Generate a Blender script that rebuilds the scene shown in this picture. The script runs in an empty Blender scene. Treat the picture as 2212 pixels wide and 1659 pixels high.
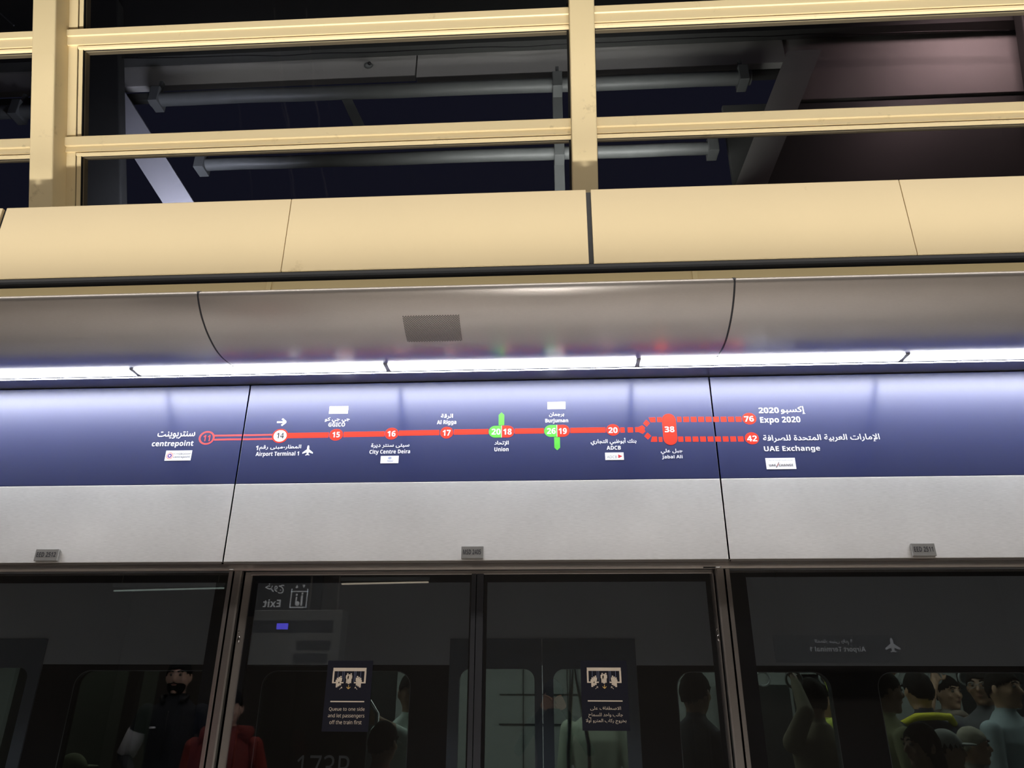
import bpy, bmesh, math, random, json
from mathutils import Vector, Matrix, noise
random.seed(7)
PI = math.pi
SC = bpy.context.scene
COL = SC.collection

# ------------------------------------------------------------------ camera, world, lights, exposure
CAMZ = 1.65
RT = ((0.99851025, 0.01805579, -0.05149048), (0.05445164, -0.39038387, 0.91904051), (0.00350705, 0.92047511, 0.39078546))
cd = bpy.data.cameras.new('camera'); cam = bpy.data.objects.new('camera', cd); COL.objects.link(cam)
cd.sensor_width = 36; cd.lens = 36 * 1560 / 2212; cd.clip_start = 0.02; cd.clip_end = 200
cam.matrix_world = Matrix(((RT[0][0], RT[0][1], -RT[0][2], 0), (RT[1][0], RT[1][1], -RT[1][2], 0), (RT[2][0], RT[2][1], -RT[2][2], CAMZ), (0, 0, 0, 1)))
SC.camera = cam
vs = SC.view_settings
vs.view_transform = 'Standard'; vs.look = 'None'; vs.gamma = 1; vs.use_curve_mapping = False
vs.exposure = 0.0
w = bpy.data.worlds.new('night_sky'); SC.world = w; w.use_nodes = True
w.node_tree.nodes['Background'].inputs[0].default_value = (0.25, 0.27, 0.55, 1)
w.node_tree.nodes['Background'].inputs[1].default_value = 0.045

def area(name, loc, aim, sx, sy, power, col=(1, 1, 1), spread=180):
    l = bpy.data.lights.new(name, 'AREA'); l.shape = 'RECTANGLE'; l.size = sx; l.size_y = sy
    l.energy = power; l.color = col; l.spread = math.radians(spread)
    o = bpy.data.objects.new(name, l); COL.objects.link(o); o.location = loc
    d = Vector(aim) - Vector(loc)
    z = -d.normalized(); x = Vector((1, 0, 0)); x = (x - z * x.dot(z)).normalized(); y = z.cross(x)
    o.matrix_world = Matrix.Translation(loc) @ Matrix((x, y, z)).transposed().to_4x4()
    return o
# unseen warm strips added in mid-air, lighting fascia and window frames from below
area('added_uplight', (0, 1.42, 1.25), (0, 2.39, 4.25), 9.0, 0.10, 32, (1.0, 0.96, 0.88), 25)
area('fascia_fill', (0, 1.42, 1.25), (0, 2.575, 3.46), 9.0, 0.04, 4.4, (1.0, 0.96, 0.88), 7)
# unseen fill lamp added over the platform, for faces and shaded frames
area('hall_fill', (0, 0.7, 5.4), (0, -2.0, 0), 12, 1.0, 340, (1.0, 0.93, 0.86), 180)
# hidden lamp added on top of the canopy to fill the wall strip
area('canopy_fill', (0, 2.80, 3.22), (0, 3.2, 3.62), 10, 0.05, 13, (1.0, 0.93, 0.78), 150)
# unseen fill lamps added over the track to brighten beam, pipes and eave
area('track_fill', (-2.3, 3.55, 4.2), (-2.9, 4.05, 5.3), 0.3, 0.2, 13, (0.86, 0.88, 1.0), 120)
area('track_fill', (0.2, 3.6, 4.5), (-0.1, 4.2, 6.2), 1.6, 0.15, 24, (1.0, 1.0, 0.9), 140)
area('eave_fill', (-0.9, 3.72, 5.92), (-0.9, 4.1, 6.16), 3.8, 0.04, 2.6, (1.0, 0.98, 0.92), 150)
area('pink_track_light', (3.1, 3.45, 6.3), (3.2, 4.15, 5.7), 0.5, 0.2, 7, (1.0, 0.68, 0.66), 150)
# saloon light inside the train
area('saloon_light', (0, 5.15, 2.32), (0, 5.15, 0), 9.0, 0.9, 80, (0.96, 1.0, 0.95), 170)

# ------------------------------------------------------------------ materials
def nm(name):
    m = bpy.data.materials.new(name); m.use_nodes = True
    return m, m.node_tree.nodes, m.node_tree.links, m.node_tree.nodes['Principled BSDF']
def mat(name, col, rough=0.5, metal=0.0, var=0.06, scale=6.0, stretch=(1, 1, 1), bump=0.0, spec=0.5, coat=0.0):
    m, N, L, b = nm(name)
    tc = N.new('ShaderNodeTexCoord'); mp = N.new('ShaderNodeMapping'); no = N.new('ShaderNodeTexNoise')
    mp.inputs['Scale'].default_value = stretch; no.inputs['Scale'].default_value = scale; no.inputs['Detail'].default_value = 5
    L.new(tc.outputs['Object'], mp.inputs[0]); L.new(mp.outputs[0], no.inputs['Vector'])
    cr = N.new('ShaderNodeMixRGB'); cr.inputs[1].default_value = tuple(max(0, c * (1 - var)) for c in col) + (1,)
    cr.inputs[2].default_value = tuple(min(1, c * (1 + var)) for c in col) + (1,)
    L.new(no.outputs['Fac'], cr.inputs[0]); L.new(cr.outputs[0], b.inputs['Base Color'])
    b.inputs['Roughness'].default_value = rough; b.inputs['Metallic'].default_value = metal
    b.inputs['Specular IOR Level'].default_value = spec; b.inputs['Coat Weight'].default_value = coat
    if bump:
        bp = N.new('ShaderNodeBump'); bp.inputs['Strength'].default_value = bump; bp.inputs['Distance'].default_value = 0.002
        L.new(no.outputs['Fac'], bp.inputs['Height']); L.new(bp.outputs[0], b.inputs['Normal'])
    return m
def brushed(name, col, rough, aniso, metal=1.0, grain=0.05, gscale=900, coat=0.0, coatr=0.2):
    """sheet metal brushed along x: highlights smear up and down, stay sharp sideways"""
    m, N, L, b = nm(name)
    ge = N.new('ShaderNodeNewGeometry'); cr = N.new('ShaderNodeVectorMath'); cr.operation = 'CROSS_PRODUCT'
    cr.inputs[1].default_value = (1, 0, 0); L.new(ge.outputs['Normal'], cr.inputs[0])
    L.new(cr.outputs[0], b.inputs['Tangent'])
    tc = N.new('ShaderNodeTexCoord'); mp = N.new('ShaderNodeMapping'); mp.inputs['Scale'].default_value = (0.08, 1, 1)
    no = N.new('ShaderNodeTexNoise'); no.inputs['Scale'].default_value = gscale; no.inputs['Detail'].default_value = 3
    L.new(tc.outputs['Object'], mp.inputs[0]); L.new(mp.outputs[0], no.inputs['Vector'])
    n2 = N.new('ShaderNodeTexNoise'); n2.inputs['Scale'].default_value = 2.2; n2.inputs['Detail'].default_value = 4
    L.new(tc.outputs['Object'], n2.inputs['Vector'])
    ad = N.new('ShaderNodeMath'); ad.operation = 'ADD'; L.new(no.outputs['Fac'], ad.inputs[0]); L.new(n2.outputs['Fac'], ad.inputs[1])
    rg = N.new('ShaderNodeMapRange'); rg.inputs['From Min'].default_value = 0.6; rg.inputs['From Max'].default_value = 1.4
    L.new(ad.outputs[0], rg.inputs['Value'])
    mx = N.new('ShaderNodeMixRGB'); mx.inputs[1].default_value = tuple(c * (1 - grain * 2) for c in col) + (1,)
    mx.inputs[2].default_value = tuple(min(1, c * (1 + grain * 2)) for c in col) + (1,)
    L.new(rg.outputs[0], mx.inputs[0]); L.new(mx.outputs[0], b.inputs['Base Color'])
    b.inputs['Metallic'].default_value = metal; b.inputs['Roughness'].default_value = rough; b.inputs['Anisotropic'].default_value = aniso
    b.inputs['Coat Weight'].default_value = coat; b.inputs['Coat Roughness'].default_value = coatr; b.inputs['Coat IOR'].default_value = 1.8
    return m
def glass(name, tint, refl=1.0, f0=0.04, wavy=0.0):
    m, N, L, b = nm(name); N.remove(b); out = N['Material Output']
    tr = N.new('ShaderNodeBsdfTransparent'); tr.inputs[0].default_value = tint + (1,)
    gl = N.new('ShaderNodeBsdfGlossy'); gl.inputs['Roughness'].default_value = 0.0; gl.inputs[0].default_value = (refl, refl, refl, 1)
    ge = N.new('ShaderNodeNewGeometry'); dt = N.new('ShaderNodeVectorMath'); dt.operation = 'DOT_PRODUCT'
    L.new(ge.outputs['Normal'], dt.inputs[0]); L.new(ge.outputs['Incoming'], dt.inputs[1])
    ab = N.new('ShaderNodeMath'); ab.operation = 'ABSOLUTE'; L.new(dt.outputs['Value'], ab.inputs[0])
    om = N.new('ShaderNodeMath'); om.operation = 'SUBTRACT'; om.inputs[0].default_value = 1; L.new(ab.outputs[0], om.inputs[1])
    pw = N.new('ShaderNodeMath'); pw.operation = 'POWER'; pw.inputs[1].default_value = 5; L.new(om.outputs[0], pw.inputs[0])
    ml = N.new('ShaderNodeMath'); ml.operation = 'MULTIPLY_ADD'; ml.inputs[1].default_value = 1 - f0; ml.inputs[2].default_value = f0
    L.new(pw.outputs[0], ml.inputs[0])
    mx = N.new('ShaderNodeMixShader'); L.new(ml.outputs[0], mx.inputs[0]); L.new(tr.outputs[0], mx.inputs[1]); L.new(gl.outputs[0], mx.inputs[2])
    if wavy:
        tc = N.new('ShaderNodeTexCoord'); no = N.new('ShaderNodeTexNoise'); no.inputs['Scale'].default_value = 3.5
        bp = N.new('ShaderNodeBump'); bp.inputs['Strength'].default_value = wavy; bp.inputs['Distance'].default_value = 0.004
        L.new(tc.outputs['Object'], no.inputs['Vector']); L.new(no.outputs['Fac'], bp.inputs['Height']); L.new(bp.outputs[0], gl.inputs['Normal'])
    L.new(mx.outputs[0], out.inputs[0])
    return m
def emit(name, col, s):
    m, N, L, b = nm(name); b.inputs['Base Color'].default_value = col + (1,)
    b.inputs['Emission Color'].default_value = col + (1,); b.inputs['Emission Strength'].default_value = s
    return m
M = {}
M['paint'] = mat('beige_paint', (0.80, 0.66, 0.40), 0.42, var=0.035, scale=3.0, bump=0.0)
def grime(m, lo, hi, dark, scale):
    N, L = m.node_tree.nodes, m.node_tree.links; b = N['Principled BSDF']; src = b.inputs['Base Color'].links[0].from_socket
    tc = N.new('ShaderNodeTexCoord'); no = N.new('ShaderNodeTexNoise'); no.inputs['Scale'].default_value = scale; no.inputs['Detail'].default_value = 8; no.inputs['Roughness'].default_value = .7
    L.new(tc.outputs['Object'], no.inputs['Vector']); mr = N.new('ShaderNodeMapRange'); mr.inputs['From Min'].default_value = lo; mr.inputs['From Max'].default_value = hi
    L.new(no.outputs['Fac'], mr.inputs['Value']); mx = N.new('ShaderNodeMixRGB'); mx.blend_type = 'MULTIPLY'; mx.inputs[2].default_value = (dark, dark * .97, dark * .9, 1)
    L.new(mr.outputs[0], mx.inputs[0]); L.new(src, mx.inputs[1]); L.new(mx.outputs[0], b.inputs['Base Color'])
grime(M['paint'], .60, .72, .72, 9)
M['paint2'] = mat('beige_panel_paint', (0.76, 0.62, 0.375), 0.38, var=0.05, scale=1.6)
grime(M['paint2'], .66, .76, .80, 5)
M['gasket'] = mat('dark_gasket', (0.028, 0.030, 0.034), 0.45, var=0.25, scale=40, stretch=(0.02, 1, 1))
M['black'] = mat('black_rubber', (0.006, 0.006, 0.007), 0.5)
M['canopy'] = brushed('canopy_brushed_steel', (0.62, 0.585, 0.56), 0.30, 0.90, grain=0.03)
M['steel'] = brushed('header_brushed_steel', (0.58, 0.57, 0.557), 0.46, 0.90, metal=0.75, grain=0.07, gscale=420)
M['trimsteel'] = brushed('frame_brushed_steel', (0.46, 0.43, 0.41), 0.34, 0.3, metal=1.0, grain=0.05)
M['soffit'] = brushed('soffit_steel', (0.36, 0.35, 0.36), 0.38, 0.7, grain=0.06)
M['blue'] = brushed('blue_film', (0.003, 0.010, 0.078), 0.31, 0.88, metal=0.0, grain=0.03)
M['blue'].node_tree.nodes['Principled BSDF'].inputs['IOR'].default_value = 1.75
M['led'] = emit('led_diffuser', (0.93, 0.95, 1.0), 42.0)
M['ledend'] = mat('diffuser_end_cap', (0.30, 0.31, 0.34), 0.5)
M['white'] = mat('white_print', (0.86, 0.87, 0.90), 0.5, var=0.01)
M['red'] = mat('red_print', (0.60, 0.030, 0.014), 0.6, var=0.02, spec=0.15)
M['pink'] = mat('thin_red_print', (0.66, 0.07, 0.07), 0.6, var=0.02, spec=0.15)
M['green'] = mat('green_print', (0.09, 0.46, 0.05), 0.6, var=0.02, spec=0.15)
M['dark'] = mat('black_print', (0.02, 0.02, 0.025), 0.5)
M['grey'] = mat('grey_print', (0.13, 0.14, 0.16), 0.5)
M['grey2'] = mat('pale_blue_print', (0.30, 0.34, 0.52), 0.5)
M['crimson'] = mat('crimson_print', (0.50, 0.02, 0.03), 0.5)
M['purple'] = mat('purple_print', (0.09, 0.04, 0.30), 0.5)
M['orange'] = mat('coral_print', (0.75, 0.16, 0.12), 0.5)
M['plate'] = mat('label_plate', (0.22, 0.215, 0.205), 0.4, metal=0.3, var=0.08, scale=30)
M['chrome'] = mat('chrome', (0.75, 0.75, 0.75), 0.15, metal=1.0)
M['leaf'] = mat('door_leaf_aluminium', (0.055, 0.058, 0.068), 0.4, metal=0.4)
M['frit'] = mat('glass_border_print', (0.006, 0.008, 0.016), 0.55, spec=0.2)
M['poster'] = mat('navy_sticker', (0.012, 0.013, 0.024), 0.55, var=0.05, spec=0.25)
M['cream'] = mat('cream_print', (0.80, 0.70, 0.58), 0.6, var=0.02)
M['gold'] = mat('gold_print', (0.75, 0.50, 0.16), 0.6)
M['psd'] = glass('platform_glass', (0.66, 0.68, 0.70), 1.0, 0.078)
M['upper'] = glass('window_glass', (0.62, 0.62, 0.64), 1.0, 0.022, wavy=0.25)
M['trainglass'] = glass('train_glass', (0.62, 0.655, 0.62), 0.8, 0.03)
M['trainbody'] = mat('train_body_paint', (0.62, 0.64, 0.67), 0.35, var=0.02)
M['trainband'] = mat('train_window_band', (0.010, 0.011, 0.016), 0.3)
M['traindoor'] = mat('train_door_paint', (0.20, 0.23, 0.27), 0.4)
M['inwall'] = mat('saloon_lining', (0.40, 0.42, 0.40), 0.5, var=0.03)
M['inpanel'] = mat('saloon_grey_panel', (0.20, 0.21, 0.21), 0.5, var=0.04)
M['indark'] = mat('saloon_dark_panel', (0.02, 0.022, 0.024), 0.5)
M['ingreen'] = mat('saloon_green_panel', (0.16, 0.175, 0.13), 0.5)
M['inlight'] = emit('saloon_lamp', (0.85, 1.0, 0.92), 1.6)
M['floor'] = mat('platform_floor', (0.56, 0.52, 0.47), 0.35, var=0.12, scale=1.2)
M['wall'] = mat('hall_wall', (0.17, 0.155, 0.14), 0.6, var=0.15, scale=0.8)
M['ceil'] = mat('hall_ceiling', (0.11, 0.10, 0.09), 0.6, var=0.1, scale=0.6)
M['cabgrey'] = mat('cabinet_grey', (0.13, 0.135, 0.13), 0.5)
M['soff2'] = mat('eave_grey', (0.50, 0.49, 0.47), 0.6, var=0.12, scale=2)
M['galv'] = mat('galvanised_pipe', (0.15, 0.16, 0.16), 0.5, metal=0.1, var=0.15, scale=8)
M['darkgrey'] = mat('dark_grey_paint', (0.05, 0.052, 0.05), 0.6, var=0.1)
M['beam'] = mat('pale_beam_paint', (0.62, 0.62, 0.68), 0.5, var=0.05)
M['signblk'] = mat('sign_black', (0.010, 0.010, 0.012), 0.4)
M['signwhite'] = emit('sign_lit_white', (0.9, 0.95, 1.0), 0.30)
M['bluescreen'] = emit('blue_display', (0.12, 0.10, 0.95), 3.0)
M['lampwarm'] = emit('far_lamp_warm', (1.0, 0.86, 0.66), 1.5)
M['lampcool'] = emit('far_lamp_cool', (0.8, 1.0, 0.9), 0.6)

# ------------------------------------------------------------------ helpers
WL = {}
def props(o, label=None, cat=None, group=None, kind=None):
    if label: o['label'] = label
    if cat: o['category'] = cat
    if group: o['group'] = group
    if kind: o['kind'] = kind
    return o
def empty(name, loc=(0, 0, 0), label=None, cat=None, group=None, kind=None, parent=None):
    o = bpy.data.objects.new(name, None); COL.objects.link(o); o.empty_display_size = 0.1
    WL[o.name] = Vector(loc)
    if parent: o.parent = parent; o.location = Vector(loc) - WL[parent.name]
    else: o.location = loc
    return props(o, label, cat, group, kind)
class MB:
    def __init__(s): s.bm = bmesh.new(); s.mi = 0
    def _tag(s, n0):
        s.bm.faces.ensure_lookup_table()
        for f in s.bm.faces[n0:]: f.material_index = s.mi
    def box(s, x0, x1, y0, y1, z0, z1, bev=0.0):
        n0 = len(s.bm.faces)
        if bev:
            t = bmesh.new(); bmesh.ops.create_cube(t, size=1)
            for v in t.verts: v.co = Vector((x0 + (v.co.x + .5) * (x1 - x0), y0 + (v.co.y + .5) * (y1 - y0), z0 + (v.co.z + .5) * (z1 - z0)))
            bmesh.ops.bevel(t, geom=list(t.edges), offset=bev, segments=2, affect='EDGES', profile=0.5)
            me = bpy.data.meshes.new('t'); t.to_mesh(me); t.free(); s.bm.from_mesh(me); bpy.data.meshes.remove(me)
        else:
            V = [s.bm.verts.new((x, y, z)) for x in (x0, x1) for y in (y0, y1) for z in (z0, z1)]
            for f in ((0, 1, 3, 2), (4, 6, 7, 5), (0, 4, 5, 1), (2, 3, 7, 6), (0, 2, 6, 4), (1, 5, 7, 3)): s.bm.faces.new([V[i] for i in f])
        s._tag(n0); return s
    def prism(s, prof, x0, x1):
        """closed (y, z) profile swept along x"""
        n0 = len(s.bm.faces)
        a = [s.bm.verts.new((x0, y, z)) for y, z in prof]; b = [s.bm.verts.new((x1, y, z)) for y, z in prof]
        n = len(prof)
        for i in range(n): s.bm.faces.new((a[i], a[(i + 1) % n], b[(i + 1) % n], b[i]))
        s.bm.faces.new(a[::-1]); s.bm.faces.new(b); s._tag(n0); return s
    def slab(s, pts, y, t):
        """outline of (x, z) points at depth y, thickness t behind"""
        n0 = len(s.bm.faces)
        a = [s.bm.verts.new((x, y, z)) for x, z in pts]; b = [s.bm.verts.new((x, y + t, z)) for x, z in pts]; n = len(pts)
        for i in range(n): s.bm.faces.new((a[i], b[i], b[(i + 1) % n], a[(i + 1) % n]))
        s.bm.faces.new(a); s.bm.faces.new(b[::-1]); s._tag(n0); return s
    def tube(s, pts, r, seg=10, r1=None, caps=True):
        n0 = len(s.bm.faces); pts = [Vector(p) for p in pts]; rings = []
        for i, p in enumerate(pts):
            d = (pts[min(i + 1, len(pts) - 1)] - pts[max(i - 1, 0)]).normalized()
            u = d.orthogonal().normalized() if i == 0 else (u - d * u.dot(d)).normalized()
            v = d.cross(u); rr = r if r1 is None else r + (r1 - r) * i / (len(pts) - 1)
            rings.append([s.bm.verts.new(p + (u * math.cos(2 * PI * k / seg) + v * math.sin(2 * PI * k / seg)) * rr) for k in range(seg)])
        for a, b in zip(rings, rings[1:]):
            for k in range(seg): s.bm.faces.new((a[k], a[(k + 1) % seg], b[(k + 1) % seg], b[k]))
        if caps: s.bm.faces.new(rings[0][::-1]); s.bm.faces.new(rings[-1])
        s._tag(n0); return s
    def ball(s, c, r, sub=2, sc=(1, 1, 1)):
        n0 = len(s.bm.faces)
        g = bmesh.ops.create_icosphere(s.bm, subdivisions=sub, radius=1)
        for v in g['verts']: v.co = Vector((c[0] + v.co.x * r * sc[0], c[1] + v.co.y * r * sc[1], c[2] + v.co.z * r * sc[2]))
        s._tag(n0); return s
    def xform(s, f):
        for v in s.bm.verts: v.co = Vector(f(v.co))
        return s
    def build(s, name, mats, parent=None, smooth=False, **kw):
        bmesh.ops.recalc_face_normals(s.bm, faces=s.bm.faces)
        me = bpy.data.meshes.new(name); off = WL[parent.name] if parent else Vector((0, 0, 0))
        for v in s.bm.verts: v.co -= off
        if smooth:
            for f in s.bm.faces: f.smooth = True
        s.bm.to_mesh(me); s.bm.free()
        if smooth: me.set_sharp_from_angle(angle=math.radians(38))
        for m in (mats if isinstance(mats, (list, tuple)) else [mats]): me.materials.append(M[m] if isinstance(m, str) else m)
        o = bpy.data.objects.new(name, me); COL.objects.link(o); WL[o.name] = off.copy()
        if parent: o.parent = parent
        return props(o, **kw)

# ---- Arabic shaping with presentation forms (isolated, final, initial, medial)
AF = {'ا': (0xFE8D, 0xFE8E), 'أ': (0xFE83, 0xFE84), 'إ': (0xFE87, 0xFE88), 'ب': (0xFE8F, 0xFE90, 0xFE91, 0xFE92), 'ة': (0xFE93, 0xFE94),
      'ت': (0xFE95, 0xFE96, 0xFE97, 0xFE98), 'ج': (0xFE9D, 0xFE9E, 0xFE9F, 0xFEA0), 'ح': (0xFEA1, 0xFEA2, 0xFEA3, 0xFEA4), 'خ': (0xFEA5, 0xFEA6, 0xFEA7, 0xFEA8),
      'د': (0xFEA9, 0xFEAA), 'ر': (0xFEAD, 0xFEAE), 'س': (0xFEB1, 0xFEB2, 0xFEB3, 0xFEB4), 'ص': (0xFEB9, 0xFEBA, 0xFEBB, 0xFEBC),
      'ط': (0xFEC1, 0xFEC2, 0xFEC3, 0xFEC4), 'ظ': (0xFEC5, 0xFEC6, 0xFEC7, 0xFEC8), 'ع': (0xFEC9, 0xFECA, 0xFECB, 0xFECC), 'ف': (0xFED1, 0xFED2, 0xFED3, 0xFED4),
      'ق': (0xFED5, 0xFED6, 0xFED7, 0xFED8), 'ك': (0xFED9, 0xFEDA, 0xFEDB, 0xFEDC), 'ل': (0xFEDD, 0xFEDE, 0xFEDF, 0xFEE0), 'م': (0xFEE1, 0xFEE2, 0xFEE3, 0xFEE4),
      'ن': (0xFEE5, 0xFEE6, 0xFEE7, 0xFEE8), 'ه': (0xFEE9, 0xFEEA, 0xFEEB, 0xFEEC), 'و': (0xFEED, 0xFEEE), 'ى': (0xFEEF, 0xFEF0), 'ي': (0xFEF1, 0xFEF2, 0xFEF3, 0xFEF4)}
LA = {'ا': (0xFEFB, 0xFEFC), 'أ': (0xFEF7, 0xFEF8), 'إ': (0xFEF9, 0xFEFA)}
def shape(s):
    out = []; i = 0; prev = False
    while i < len(s):
        c = s[i]
        if c == 'ل' and i + 1 < len(s) and s[i + 1] in LA:
            out.append(chr(LA[s[i + 1]][1 if prev else 0])); i += 2; prev = False; continue
        if c in AF:
            f = AF[c]; nxt = i + 1 < len(s) and s[i + 1] in AF; dual = len(f) == 4
            if dual: out.append(chr(f[3 if prev and nxt else 2 if nxt else 1 if prev else 0]))
            else: out.append(chr(f[1 if prev else 0]))
            prev = dual and nxt
        else: out.append(c); prev = False
        i += 1
    return ''.join(out[::-1])
def sans(s, bold=True):
    o = ''
    for c in s:
        if 'A' <= c <= 'Z': o += chr((0x1D5D4 if bold else 0x1D5A0) + ord(c) - 65)
        elif 'a' <= c <= 'z': o += chr((0x1D5EE if bold else 0x1D5BA) + ord(c) - 97)
        elif '0' <= c <= '9': o += chr((0x1D7EC if bold else 0x1D7E2) + ord(c) - 48)
        else: o += c
    return o
def text_bm(s, style):
    ar = style.startswith('a')
    c = bpy.data.curves.new('t', 'FONT'); c.resolution_u = 3
    c.body = ''.join(chr(0x1D7EC + ord(ch) - 48) if '0' <= ch <= '9' else ch for ch in shape(s)) if ar else sans(s, style == 'b') if style in ('b', 'r') else s
    if ar and style == 'ab': c.offset = 0.012
    o = bpy.data.objects.new('t', c); COL.objects.link(o)
    bpy.context.view_layer.update()
    me = bpy.data.meshes.new_from_object(o.evaluated_get(bpy.context.evaluated_depsgraph_get()))
    bpy.data.objects.remove(o); bpy.data.curves.remove(c)
    bm = bmesh.new(); bm.from_mesh(me); bpy.data.meshes.remove(me)
    bmesh.ops.remove_doubles(bm, verts=bm.verts, dist=1e-5)
    return bm
def text(name, s, style, m, x0, x1, z0, z1, y, parent, flip=1, **kw):
    """flat lettering filling the given x / z extents at depth y"""
    bm = text_bm(s, style)
    if not bm.verts: return None
    xs = [v.co.x for v in bm.verts]; ys = [v.co.y for v in bm.verts]; a, b, c, d = min(xs), max(xs), min(ys), max(ys)
    # lift joined glyphs a hair apart so overlaps never fight
    seen = {}; k = 0
    for v in bm.verts:
        if v.index in seen: continue
        st = [v]; seen[v.index] = k
        while st:
            q = st.pop()
            for e in q.link_edges:
                r = e.other_vert(q)
                if r.index not in seen: seen[r.index] = k; st.append(r)
        k += 1
    off = WL[parent.name] if parent else Vector((0, 0, 0))
    for v in bm.verts:
        px = (v.co.x - a) / (b - a); pz = (v.co.y - c) / max(1e-6, d - c)
        X = x0 + px * (x1 - x0) if flip > 0 else x1 - px * (x1 - x0)
        v.co = Vector((X, y - flip * 0.00004 * (seen[v.index] % 6), z0 + pz * (z1 - z0))) - off
    for f in bm.faces:
        f.normal_update()
        if f.normal.y * flip > 0: f.normal_flip()
    me = bpy.data.meshes.new(name); bm.to_mesh(me); bm.free(); me.materials.append(M[m])
    o = bpy.data.objects.new(name, me); COL.objects.link(o); WL[o.name] = off.copy()
    if parent: o.parent = parent
    return props(o, **kw)

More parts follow.
